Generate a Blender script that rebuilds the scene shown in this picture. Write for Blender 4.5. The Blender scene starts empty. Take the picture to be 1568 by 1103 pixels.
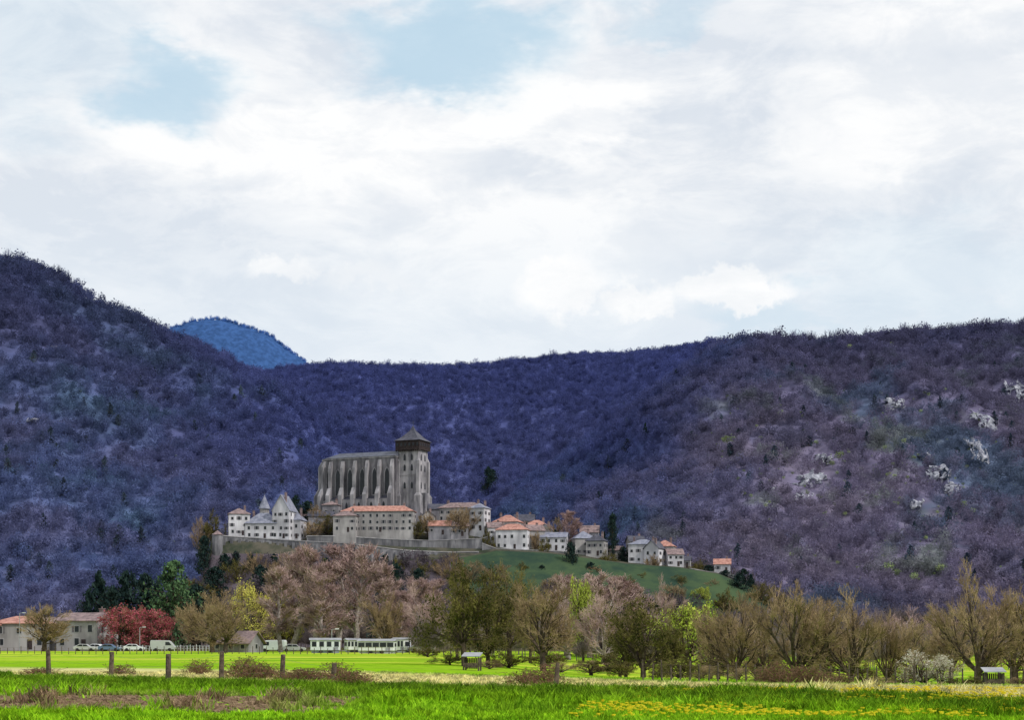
import bpy, math, random
import numpy as np
from mathutils import Vector, noise as mnoise
R=random.Random(7); NR=np.random.RandomState(11)
F=2400.0; HOR=985.0; CH=1.7
def X(px,D): return (px-784.0)/F*D
def Z(py,D): return CH+(HOR-py)/F*D
scene=bpy.context.scene
col=scene.collection
def S(v,a,b):
    t=np.clip((v-a)/(b-a),0,1); return t*t*(3-2*t)
def vnoise(x,y,seed=0):
    x=np.asarray(x,float);y=np.asarray(y,float)
    xi=np.floor(x);yi=np.floor(y);fx=x-xi;fy=y-yi
    def h(a,b):
        v=np.sin(a*127.1+b*311.7+seed*74.7)*43758.5453
        return v-np.floor(v)
    u=fx*fx*(3-2*fx);v=fy*fy*(3-2*fy)
    return (h(xi,yi)*(1-u)+h(xi+1,yi)*u)*(1-v)+(h(xi,yi+1)*(1-u)+h(xi+1,yi+1)*u)*v
def fbm(x,y,o=4,seed=0):
    s=0;a=.5;f=1
    for i in range(o):
        s=s+a*(vnoise(x*f,y*f,seed+i)-.5);a*=.5;f*=2.03
    return s
# ---------------- node helpers
class NT:
    def __init__(s,nt): s.nt=nt; s.L=nt.links
    def n(s,t,**k):
        nd=s.nt.nodes.new(t)
        for a,b in k.items(): setattr(nd,a,b)
        return nd
    def put(s,sock,v):
        if v is None: return
        if isinstance(v,bpy.types.NodeSocket): s.L.new(v,sock)
        else: sock.default_value=v
    def m(s,op,a,b=None,c=None,clamp=False):
        nd=s.n('ShaderNodeMath',operation=op,use_clamp=clamp)
        s.put(nd.inputs[0],a);s.put(nd.inputs[1],b);s.put(nd.inputs[2],c)
        return nd.outputs[0]
    def ss(s,v,a,b,x=0.0,y=1.0):
        nd=s.n('ShaderNodeMapRange',interpolation_type='SMOOTHSTEP')
        s.put(nd.inputs[0],v);nd.inputs[1].default_value=a;nd.inputs[2].default_value=b
        nd.inputs[3].default_value=x;nd.inputs[4].default_value=y
        return nd.outputs[0]
    def mix(s,f,a,b,mode='MIX'):
        nd=s.n('ShaderNodeMix',data_type='RGBA',blend_type=mode)
        s.put(nd.inputs[0],f)
        for i,v in ((6,a),(7,b)):
            if isinstance(v,tuple) and len(v)==3: v=v+(1,)
            s.put(nd.inputs[i],v)
        return nd.outputs[2]
    def mul(s,c,v):
        nd=s.n('ShaderNodeVectorMath',operation='SCALE');s.put(nd.inputs[0],c);s.put(nd.inputs['Scale'],v)
        return nd.outputs[0]
    def noise(s,vec,scale,detail=3,rough=.55,dist=0):
        nd=s.n('ShaderNodeTexNoise');s.put(nd.inputs['Vector'],vec)
        nd.inputs['Scale'].default_value=scale;nd.inputs['Detail'].default_value=detail
        nd.inputs['Roughness'].default_value=rough;nd.inputs['Distortion'].default_value=dist
        return nd.outputs[0]
    def vscale(s,vec,sc):
        nd=s.n('ShaderNodeVectorMath',operation='MULTIPLY');s.put(nd.inputs[0],vec);nd.inputs[1].default_value=sc
        return nd.outputs[0]
def newmat(name,diff=False):
    m=bpy.data.materials.new(name);m.use_nodes=True
    nt=m.node_tree;nt.nodes.clear();t=NT(nt)
    out=t.n('ShaderNodeOutputMaterial')
    if diff:
        bs=t.n('ShaderNodeBsdfDiffuse');nt.links.new(bs.outputs[0],out.inputs[0]);return m,t,bs
    bs=t.n('ShaderNodeBsdfPrincipled')
    nt.links.new(bs.outputs[0],out.inputs[0])
    bs.inputs['Specular IOR Level'].default_value=.2
    return m,t,bs
def nmat(name,c1,c2,scale=1.0,rough=.85,rnd=0.0,streak=False,bump=0,spec=.2,metal=0,diff=False,det=3):
    m,t,bs=newmat(name,diff)
    g=t.n('ShaderNodeNewGeometry').outputs['Position']
    g2=t.vscale(g,(1,1,.2)) if streak else g
    f=t.noise(g2,scale,det,.65)
    f=t.ss(f,.32,.68)
    c=t.mix(f,c1,c2)
    if streak:
        f2=t.ss(t.noise(g,scale*.3,3),.35,.7,.72,1.15)
        c=t.mul(c,f2)
    if rnd>0:
        r=t.n('ShaderNodeObjectInfo').outputs['Random']
        c=t.mul(c,t.ss(r,0,1,1-rnd,1+rnd))
    t.put(bs.inputs[0],c)
    if not diff:
        bs.inputs['Roughness'].default_value=rough
        bs.inputs['Specular IOR Level'].default_value=spec;bs.inputs['Metallic'].default_value=metal
    if bump:
        b=t.n('ShaderNodeBump');t.put(b.inputs['Height'],t.noise(g,scale*3,4));b.inputs['Strength'].default_value=bump
        t.L.new(b.outputs[0],bs.inputs['Normal'])
    return m
# ---------------- mesh builder
class MB:
    def __init__(s): s.v=[];s.f=[];s.mi=[]
    def add(s,vs,fs,mi=0):
        o=len(s.v);s.v+= [tuple(a) for a in vs]
        for f in fs: s.f.append(tuple(i+o for i in f));s.mi.append(mi)
    def box(s,x0,x1,y0,y1,z0,z1,mi=0):
        vs=[(x,y,z) for z in (z0,z1) for x,y in ((x0,y0),(x1,y0),(x1,y1),(x0,y1))]
        s.add(vs,[(3,2,1,0),(4,5,6,7),(0,1,5,4),(1,2,6,5),(2,3,7,6),(3,0,4,7)],mi)
    def prism(s,poly,z0,z1,mi=0,top=None):
        n=len(poly);tp=top or poly
        vs=[(x,y,z0) for x,y in poly]+[(x,y,z1) for x,y in tp]
        s.add(vs,[tuple(range(n))[::-1],tuple(range(n,2*n))]+[(i,(i+1)%n,(i+1)%n+n,i+n) for i in range(n)],mi)
    def cone(s,poly,z0,apex,mi=0):
        n=len(poly);vs=[(x,y,z0) for x,y in poly]+[apex]
        s.add(vs,[(i,(i+1)%n,n) for i in range(n)]+[tuple(range(n))[::-1]],mi)
    def xz(s,prof,y0,y1,mi=0):
        n=len(prof);vs=[(x,y0,z) for x,z in prof]+[(x,y1,z) for x,z in prof]
        s.add(vs,[tuple(range(n)),tuple(range(n,2*n))[::-1]]+[((i+1)%n,i,i+n,(i+1)%n+n) for i in range(n)],mi)
    def cyl(s,p0,p1,r0,r1,n=8,mi=0):
        p0=Vector(p0);p1=Vector(p1);d=(p1-p0).normalized()
        u=d.orthogonal().normalized();w=d.cross(u)
        vs=[p0+(u*math.cos(a)+w*math.sin(a))*r0 for a in [2*math.pi*i/n for i in range(n)]]
        vs+=[p1+(u*math.cos(a)+w*math.sin(a))*r1 for a in [2*math.pi*i/n for i in range(n)]]
        s.add(vs,[tuple(range(n))[::-1],tuple(range(n,2*n))]+[(i,(i+1)%n,(i+1)%n+n,i+n) for i in range(n)],mi)
    def obj(s,name,mats,parent=None,smooth=False,bevel=0):
        me=bpy.data.meshes.new(name);me.from_pydata(s.v,[],s.f)
        for m in mats: me.materials.append(m)
        me.polygons.foreach_set('material_index',s.mi)
        if smooth: me.polygons.foreach_set('use_smooth',[True]*len(s.f))
        me.update()
        o=bpy.data.objects.new(name,me);col.objects.link(o)
        if parent: o.parent=parent
        if bevel:
            b=o.modifiers.new('bevel','BEVEL');b.width=bevel;b.segments=2
        return o
def empty(name,loc,rot=0):
    e=bpy.data.objects.new(name,None);col.objects.link(e);e.location=loc;e.rotation_euler=(0,0,rot);e.empty_display_size=.5
    return e
def npmesh(name,V,Fc,mats,mi=None,smooth=False):
    me=bpy.data.meshes.new(name)
    V=np.asarray(V,np.float32);n=len(V)
    me.vertices.add(n);me.vertices.foreach_set('co',V.ravel())
    tot=sum(f.size for f in Fc);nf=sum(len(f) for f in Fc)
    me.loops.add(tot);me.loops.foreach_set('vertex_index',np.concatenate([f.ravel() for f in Fc]).astype(np.int32))
    me.polygons.add(nf)
    ls=[];o=0
    for f in Fc:
        k=f.shape[1];ls.append(o+np.arange(len(f))*k);o+=f.size
    me.polygons.foreach_set('loop_start',np.concatenate(ls).astype(np.int32))
    for m in mats: me.materials.append(m)
    if mi is not None: me.polygons.foreach_set('material_index',np.asarray(mi,np.int32))
    me.polygons.foreach_set('use_smooth',[smooth]*nf)
    me.update(calc_edges=True);me.validate()
    return me
def addobj(name,me,loc=(0,0,0),rot=0,scale=(1,1,1),parent=None):
    o=bpy.data.objects.new(name,me);col.objects.link(o);o.location=loc;o.rotation_euler=(0,0,rot);o.scale=scale
    if parent: o.parent=parent
    return o
def tubes(P0,P1,R0,R1,n):
    P0=np.array(P0);P1=np.array(P1);R0=np.array(R0)[:,None];R1=np.array(R1)[:,None]
    d=P1-P0;d/=np.linalg.norm(d,axis=1)[:,None]+1e-9
    a=np.where(np.abs(d[:,2:3])>.9,np.array([[1.,0,0]]),np.array([[0,0,1.]]))
    u=np.cross(d,a);u/=np.linalg.norm(u,axis=1)[:,None]+1e-9;w=np.cross(d,u)
    V=[]
    for P,Rr in ((P0,R0),(P1,R1)):
        for i in range(n):
            t=2*math.pi*i/n;V.append(P+(u*math.cos(t)+w*math.sin(t))*Rr)
    V=np.stack(V,1)
    M=len(P0);b=(np.arange(M)*2*n)[:,None]
    Fs=np.concatenate([b+np.array([[i,(i+1)%n,(i+1)%n+n,i+n]]) for i in range(n)],0)
    return V.reshape(-1,3),Fs
def flecks(C,size):
    M=len(C);a=NR.normal(size=(M,3));a/=np.linalg.norm(a,axis=1)[:,None]
    b=NR.normal(size=(M,3));b=np.cross(a,b);b/=np.linalg.norm(b,axis=1)[:,None]
    s=size*(0.6+0.8*NR.rand(M,1))
    V=np.stack([C-a*s,C+b*s*.55,C+a*s,C-b*s*.55],1).reshape(-1,3)
    return V,np.arange(M*4).reshape(M,4)
# ---------------- tree generator
def make_tree(seed,kind,minr=.0026):
    r=random.Random(seed)
    segs=[];tips=[]
    P=dict(round=dict(stem=.15,lead=6,sp=.50,up=.10,L=.46,lv=4,kids=(7,6,5,3)),
           poplar=dict(stem=.85,lead=1,sp=.42,up=.30,L=.34,lv=3,kids=(30,6,4,4)),
           oak=dict(stem=.20,lead=5,sp=.68,up=.04,L=.42,lv=4,kids=(7,6,5,3)))[kind]
    def rv(): return Vector((r.gauss(0,1),r.gauss(0,1),r.gauss(0,1)))
    def branch(p,d,L,rad,lv):
        n=4 if lv<=1 else (3 if lv==2 else 2)
        pts=[p.copy()];q=p.copy();dd=d.copy()
        for i in range(n):
            dd=(dd+rv()*(.09+.035*lv)+Vector((0,0,P['up']))).normalized()
            q2=q+dd*(L/n);ra=rad*(1-(i)/n*.55);rb=rad*(1-(i+1)/n*.55)
            segs.append((q[:],q2[:],ra,rb,lv));q=q2;pts.append(q.copy())
        if lv>=P['lv']:
            tips.append(q[:]);tips.append(pts[1][:]);return
        K=P['kids'][min(lv,3)]
        for k in range(K):
            t=min((.25+.75*(k+r.random())/K) if lv>0 else (.15+.85*(k+r.random())/K),1)
            x=t*n;i=min(int(x),n-1);pp=pts[i].lerp(pts[i+1],x-i)
            side=rv();side=(side-d*side.dot(d)).normalized()
            a=P['sp']*r.uniform(.7,1.35)
            nd=(d*math.cos(a)+side*math.sin(a)).normalized()
            branch(pp,nd,L*r.uniform(.42,.66)*(1.15-.45*t),max(rad*.55*(1-.5*t),minr),lv+1)
    if kind=='poplar':
        q=Vector((0,0,0));pts=[q];rad=.018
        for i in range(10):
            q2=q+Vector((r.gauss(0,.008),r.gauss(0,.008),.095));segs.append((q[:],q2[:],rad*(1-i/11),rad*(1-(i+1)/11),0));q=q2;pts.append(q)
        for k in range(34):
            t=.16+.82*(k+r.random())/34;x=t*10;i=min(int(x),9);pp=pts[i].lerp(pts[i+1],x-i)
            a=r.random()*6.283;el=r.uniform(.6,1.0)
            d=Vector((math.cos(a)*math.cos(el),math.sin(a)*math.cos(el),math.sin(el)))
            branch(pp,d,.32*min(1,(t+.25))*(1.2-t)*r.uniform(.6,1.35),.0080*(1.1-t),1)
    else:
        rad=.032
        top=Vector((r.gauss(0,.01),r.gauss(0,.01),P['stem']))
        segs.append(((0,0,-.01),top[:],rad*1.2,rad*.9,0))
        for k in range(P['lead']+1):
            a=k*6.283/P['lead']+r.uniform(-.4,.4);el=r.uniform(.6,1.25) if k<P['lead'] else 1.5
            d=Vector((math.cos(a)*math.cos(el),math.sin(a)*math.cos(el),math.sin(el)))
            branch(top-Vector((0,0,r.uniform(0,.05))),d,P['L']*r.uniform(.75,1.3)*(.8+.2*el),rad*.55,1)
        for k in range(9):
            a=r.random()*6.283;el=r.uniform(.1,.8)
            d=Vector((math.cos(a)*math.cos(el),math.sin(a)*math.cos(el),math.sin(el)))
            branch(top*r.uniform(.6,1.0),d,P['L']*r.uniform(.5,.85),rad*.3,2)
    return segs,np.array(tips)
def tree_mesh(name,seed,kind,mats,leaf=0,leafsize=.01,twigs=2,twiglen=.05,twr=.0020,tipsel=1.0,clump=.03):
    segs,tips=make_tree(seed,kind)
    P0=np.array([s[0] for s in segs]);P1=np.array([s[1] for s in segs]);R0=np.array([s[2] for s in segs]);R1=np.array([s[3] for s in segs]);LV=np.array([s[4] for s in segs])
    big=R0>.0036
    V1,F1=tubes(P0[big],P1[big],R0[big],R1[big],6)
    V2,F2=tubes(P0[~big],P1[~big],R0[~big],R1[~big],3)
    m2=(LV[~big]>=3).astype(int)
    Vs=[V1,V2];Q=[F1,F2+len(V1)];mi=[0]*len(F1)+list(np.tile(m2,3));o=len(V1)+len(V2)
    c=np.array([0,0,.40])
    if twigs:
        T=np.repeat(tips,twigs,0)
        d=(T-c);d/=np.linalg.norm(d,axis=1)[:,None]+1e-6
        d=d*.6+NR.normal(size=d.shape)*.4+np.array([0,0,.45]);d/=np.linalg.norm(d,axis=1)[:,None]
        e=T+d*twiglen*(.5+NR.rand(len(T),1))
        V3,F3=tubes(T,e,np.full(len(T),twr),np.full(len(T),twr*.5),3)
        Vs.append(V3);Q.append(F3+o);o+=len(V3);mi+=[1]*len(F3)
    if leaf:
        T=tips[NR.rand(len(tips))<tipsel];T=np.repeat(T,leaf,0);T=T+NR.normal(size=T.shape)*clump
        V4,F4=flecks(T,leafsize);Vs.append(V4);Q.append(F4+o);mi+=[2]*len(F4)
    V=np.concatenate(Vs)
    lo,hi=np.percentile(V,1.5,0),np.percentile(V,98.7,0)
    V=V/np.array([hi[0]-lo[0],hi[1]-lo[1],hi[2]])
    V[:,2]=np.maximum(V[:,2],-.03)
    return npmesh(name,V,[np.concatenate(Q)],mats,mi)
def conifer_mesh(name,seed,mats,n=2600,leafsize=.035,rough=.2,power=.8,bottom=.04,droop=.0):
    V1,F1=tubes([[0,0,-.02]],[[0,0,.95]],[.03],[.004],6)
    rs=np.random.RandomState(seed)
    nb=90;C=[];P0=[];P1=[]
    for k in range(nb):
        t=bottom+(1-bottom)*((k+rs.rand())/nb);a=rs.rand()*6.283
        Rr=.5*(1-t)**power*(1+rs.normal()*rough)+.02
        e=np.array([math.cos(a)*Rr,math.sin(a)*Rr,t+Rr*(.15-droop)])
        P0.append([0,0,t]);P1.append(e)
        m=int(n/nb);u=rs.rand(m,1)**.6
        C.append(np.array([[0,0,t]])*(1-u)+e*u+rs.normal(size=(m,3))*.035*(.5+Rr*2)*np.array([1,1,.7]))
    V2,F2=tubes(P0,P1,np.full(nb,.007),np.full(nb,.002),3)
    V3,F3=flecks(np.concatenate(C),leafsize)
    V=np.concatenate([V1,V2,V3]);Q=np.concatenate([F1,F2+len(V1),F3+len(V1)+len(V2)])
    return npmesh(name,V,[Q],mats,[0]*(len(F1)+len(F2))+[1]*len(F3))
def fuzz_mesh(name,seed,mats,n=170,size=.05,twig=60,tr=.012,zc=.6):
    rs=np.random.RandomState(seed)
    P0=[[0,0,-.05]];P1=[[0,0,.5]];R0=[.02];R1=[.012]
    for k in range(twig):
        a=rs.rand()*6.283;rr=.46*rs.rand()**.5;h=.95*math.sqrt(max(0,1-(rr/.55)**2))*rs.uniform(.8,1.05)
        s=np.array([math.cos(a)*rr*.3,math.sin(a)*rr*.3,.25+.25*rs.rand()])
        P0.append(s);P1.append([math.cos(a)*rr,math.sin(a)*rr,max(h,.35)]);R0.append(tr);R1.append(tr*.35)
    V1,F1=tubes(P0,P1,R0,R1,3)
    C=rs.normal(size=(n,3));C/=np.linalg.norm(C,axis=1)[:,None];C*=(.3+.7*rs.rand(n,1)**.6)
    cl=1+.25*np.sin(C[:,:1]*7+seed)*np.cos(C[:,1:2]*6+C[:,2:3]*5)
    C=C*np.array([.46,.46,.38])*cl+np.array([0,0,zc])
    V2,F2=flecks(C,size)
    return npmesh(name,np.concatenate([V1,V2]),[np.concatenate([F1,F2+len(V1)])],mats,[0]*len(F1)+[1]*len(F2))
# ---------------- instancing
def scatter(name,pts,scl,src,zs=None):
    pts=np.asarray(pts,np.float32)
    me=bpy.data.meshes.new(name);me.vertices.add(len(pts));me.vertices.foreach_set('co',pts.ravel())
    zs=np.ones(len(pts)) if zs is None else zs
    sc=np.stack([scl,scl,scl*zs],1).astype(np.float32)
    a=me.attributes.new('scl','FLOAT_VECTOR','POINT');a.data.foreach_set('vector',sc.ravel())
    rt=np.zeros((len(pts),3),np.float32);rt[:,2]=NR.rand(len(pts))*6.283
    a=me.attributes.new('rt','FLOAT_VECTOR','POINT');a.data.foreach_set('vector',rt.ravel())
    me.update()
    o=bpy.data.objects.new(name,me);col.objects.link(o)
    ng=bpy.data.node_groups.new(name+'_nodes','GeometryNodeTree')
    ng.interface.new_socket('Geometry',in_out='INPUT',socket_type='NodeSocketGeometry')
    ng.interface.new_socket('Geometry',in_out='OUTPUT',socket_type='NodeSocketGeometry')
    N=ng.nodes;gi=N.new('NodeGroupInput');go=N.new('NodeGroupOutput')
    ip=N.new('GeometryNodeInstanceOnPoints');oi=N.new('GeometryNodeObjectInfo')
    oi.inputs['Object'].default_value=src;oi.inputs['As Instance'].default_value=True
    na=N.new('GeometryNodeInputNamedAttribute');na.data_type='FLOAT_VECTOR';na.inputs['Name'].default_value='scl'
    nb=N.new('GeometryNodeInputNamedAttribute');nb.data_type='FLOAT_VECTOR';nb.inputs['Name'].default_value='rt'
    L=ng.links
    L.new(gi.outputs[0],ip.inputs['Points']);L.new(oi.outputs['Geometry'],ip.inputs['Instance'])
    L.new(na.outputs['Attribute'],ip.inputs['Scale'])
    L.new(nb.outputs['Attribute'],ip.inputs['Rotation'])
    L.new(ip.outputs[0],go.inputs[0])
    md=o.modifiers.new('inst','NODES');md.node_group=ng
    return o
# ================= WORLD
w=bpy.data.worlds.new('World');scene.world=w;w.use_nodes=True;w.node_tree.nodes.clear()
t=NT(w.node_tree)
sund=Vector((.75,-.45,.80)).normalized()
sky=t.n('ShaderNodeTexSky',sky_type='NISHITA');sky.sun_disc=False
sky.sun_elevation=math.asin(sund.z);sky.sun_rotation=math.atan2(sund.x,sund.y)
gen=t.n('ShaderNodeTexCoord').outputs['Generated']
sp=t.n('ShaderNodeSeparateXYZ');t.L.new(gen,sp.inputs[0])
az=t.m('ARCTAN2',sp.outputs[0],sp.outputs[1]);el=t.m('ARCSINE',sp.outputs[2])
st=t.vscale(gen,(1,1,2.0))
q1=t.m('SUBTRACT',t.noise(st,7,5,.62),.5)
q2=t.m('SUBTRACT',t.noise(t.vscale(gen,(1,1.3,2.3)),10,5,.64),.5)
azn=t.m('ADD',az,t.m('MULTIPLY',q1,.20));eln=t.m('ADD',el,t.m('MULTIPLY',q2,.13))
def blob(px,py,wx,wy,soft=.35,a=azn,e=eln):
    a0=(px-784)/F;e0=math.atan((HOR-py)/F/math.sqrt(1+a0*a0));a0=math.atan(a0)
    dx=t.m('DIVIDE',t.m('SUBTRACT',a,a0),wx/F);dy=t.m('DIVIDE',t.m('SUBTRACT',e,e0),wy/F)
    d=t.m('SQRT',t.m('ADD',t.m('MULTIPLY',dx,dx),t.m('MULTIPLY',dy,dy)))
    return t.ss(d,soft,1.25,1,0)
def mx(l):
    r=l[0]
    for q in l[1:]: r=t.m('MAXIMUM',r,q)
    return r
blue=mx([t.m('MULTIPLY',blob(275,140,130,75),.95),blob(710,70,170,80),t.m('MULTIPLY',blob(1010,0,130,40),.6),t.m('MULTIPLY',blob(30,70,240,120),.35),
  t.m('MULTIPLY',blob(1180,470,180,40),.4),t.m('MULTIPLY',blob(1500,420,240,90),.25)])
big=t.ss(t.noise(st,4.5,5,.6,.4),.40,.62)
fine=t.ss(t.noise(t.vscale(gen,(1,1,2.4)),13,6,.66,.4),.36,.64)
shade=t.m('ADD',t.m('MULTIPLY',big,.45),t.m('MULTIPLY',fine,.55))
grey=mx([blob(1300,330,350,90),t.m('MULTIPLY',blob(1050,250,300,60),.7),t.m('MULTIPLY',blob(90,330,260,80),.6),t.m('MULTIPLY',blob(560,120,160,60),.5),t.m('MULTIPLY',blob(1150,80,350,60),.4)])
shade=t.m('SUBTRACT',shade,t.m('MULTIPLY',grey,.5),clamp=True)
white=mx([blob(450,230,330,90),blob(700,380,300,110),blob(870,170,200,60)])
shade=t.m('ADD',shade,t.m('MULTIPLY',white,.32),clamp=True)
m1=t.m('SUBTRACT',t.noise(gen,42,4,.62),.5)
az2=t.m('ADD',az,t.m('MULTIPLY',m1,.05));el2=t.m('ADD',el,t.m('MULTIPLY',m1,-.045))
cum=mx([blob(855,440,66,46,.7,az2,el2),blob(985,462,60,30,.7,az2,el2),blob(1120,447,88,26,.7,az2,el2),t.m('MULTIPLY',blob(430,410,60,22,.5,az2,el2),.8),t.m('MULTIPLY',blob(1350,262,26,16,.4,az2,el2),.6),t.m('MULTIPLY',blob(560,430,70,22,.3,az2,el2),.6)])
cc=t.mix(shade,(7.2,7.75,8.5,1),(9.95,10.0,10.05,1))
pale=t.mix(t.ss(el,0.0,.2),(8.5,9.0,9.7,1),(7.3,8.2,9.1,1))
cc=t.mix(t.ss(el,.17,.30,.6,0.0),cc,pale)
cc=t.mix(t.m('MULTIPLY',cum,.85),cc,t.mix(fine,(9.2,9.4,9.6,1),(10.2,10.2,10.2,1)))
skyc=t.mix(.85,sky.outputs[0],(5.2,7.4,8.9,1))
bl=t.m('MULTIPLY',t.m('MULTIPLY',blue,t.m('SUBTRACT',1.0,cum)),.8)
colr=t.mix(bl,cc,skyc)
bg=t.n('ShaderNodeBackground');t.L.new(colr,bg.inputs[0]);bg.inputs[1].default_value=.1
wo=t.n('ShaderNodeOutputWorld');t.L.new(bg.outputs[0],wo.inputs[0])
w.cycles.sampling_method='MANUAL';w.cycles.sample_map_resolution=256
sl=bpy.data.lights.new('sun','SUN');sl.energy=2.4;sl.angle=math.radians(3.0);sl.color=(1,.95,.87)
so=bpy.data.objects.new('sun',sl);col.objects.link(so);so.rotation_euler=(-sund).to_track_quat('-Z','Y').to_euler();so.location=(60,-40,80)
cam=bpy.data.cameras.new('camera');co=bpy.data.objects.new('camera',cam);col.objects.link(co)
co.location=(0,0,CH);co.rotation_euler=(math.pi/2,0,0);cam.sensor_width=36;cam.sensor_fit='HORIZONTAL';cam.lens=F/1568*36
cam.shift_y=(HOR-551.5)/1568;cam.clip_start=.5;cam.clip_end=30000;scene.camera=co
scene.view_settings.view_transform='Standard';scene.view_settings.look='None';scene.view_settings.exposure=0
# ================= MATERIALS
stoneD=nmat('nave_stone_shaded',(.085,.08,.095),(.25,.24,.265),.35,streak=True,bump=.3,det=5)  # darker copy of the stone: shade between the buttresses put into the colour
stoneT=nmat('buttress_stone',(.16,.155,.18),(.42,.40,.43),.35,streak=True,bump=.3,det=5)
stoneL=nmat('pale_stone',(.30,.29,.31),(.46,.44,.46),.4,streak=True)
slate=nmat('slate',(.045,.047,.065),(.09,.09,.12),.6,rough=.6)
slateN=nmat('slate_nave',(.06,.065,.09),(.11,.12,.155),.6,rough=.7)
slateL=nmat('slate_pale',(.15,.16,.22),(.28,.29,.36),.6,rough=.6)
timber=nmat('dark_timber',(.03,.022,.025),(.06,.045,.045),1.2)
tile=nmat('terracotta',(.30,.14,.115),(.52,.28,.23),.9)
tileB=nmat('old_tile',(.14,.105,.11),(.30,.22,.22),.7)
plW=nmat('white_render',(.46,.45,.50),(.68,.67,.71),.35,streak=True)
plC=nmat('cream_render',(.29,.275,.28),(.44,.42,.42),.35,streak=True)
plG=nmat('grey_render',(.17,.165,.19),(.30,.29,.32),.35,streak=True)
wallst=nmat('rampart_stone',(.10,.10,.115),(.27,.265,.285),.35,streak=True,bump=.3)
glass=nmat('dark_glass',(.010,.012,.018),(.022,.026,.035),.5,rough=.3,spec=.3)
shut=nmat('shutter_paint',(.11,.10,.12),(.18,.17,.18),.5)
trimm=nmat('window_surround',(.34,.33,.35),(.42,.41,.42),.5)
bark=nmat('bark',(.045,.034,.028),(.12,.09,.07),3,diff=True)
barkP=nmat('bark_pale',(.20,.16,.16),(.42,.36,.34),3,diff=True)
def fol(n,a,b,s): return nmat(n,a,b,s,diff=True,det=2)
tw_br=fol('twigs_brown',(.17,.12,.07),(.38,.28,.17),.6)
tw_pk=fol('twigs_pinkish',(.25,.165,.16),(.48,.35,.33),.35)
tw_ol=fol('twigs_olive',(.12,.10,.04),(.22,.18,.08),.6)
bud_br=fol('buds_brown',(.26,.18,.075),(.50,.37,.18),.6)
bud_pk=fol('buds_pinkish',(.32,.20,.18),(.56,.39,.37),.4)
lf_dk=fol('ivy_leaves',(.018,.026,.010),(.16,.145,.04),.8)
lf_ol=fol('olive_leaves',(.10,.09,.025),(.24,.21,.06),.8)
lf_ye=fol('willow_leaves',(.46,.41,.08),(.80,.74,.18),.8)
lf_yg=fol('young_leaves',(.28,.38,.05),(.60,.68,.12),.8)
lf_ev=fol('evergreen_leaves',(.010,.022,.024),(.035,.06,.05),.6)
lf_pn=fol('pine_needles',(.025,.055,.035),(.11,.19,.08),.6)
lf_rd=fol('red_leaves',(.20,.035,.05),(.50,.13,.17),.8)
lf_wh=fol('white_blossom',(.50,.47,.36),(.80,.78,.68),.8)
wood=nmat('weathered_wood',(.05,.038,.03),(.14,.105,.08),6)
wire=nmat('wire',(.10,.10,.10),(.16,.16,.16),5,rough=.5,metal=.6)
white=nmat('white_paint',(.62,.64,.67),(.74,.76,.79),.7,rough=.4)
rock=nmat('limestone',(.15,.155,.20),(.42,.43,.49),.25,diff=True,det=5)
rubber=nmat('rubber',(.02,.02,.02),(.03,.03,.03),3)
greym=nmat('grey_metal',(.25,.26,.28),(.36,.37,.39),1,rough=.45)
carB=nmat('blue_car_paint',(.10,.16,.28),(.12,.18,.31),1,rough=.3,spec=.5)
carR=nmat('silver_car_paint',(.42,.43,.45),(.47,.48,.50),1,rough=.3,spec=.5)
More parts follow.
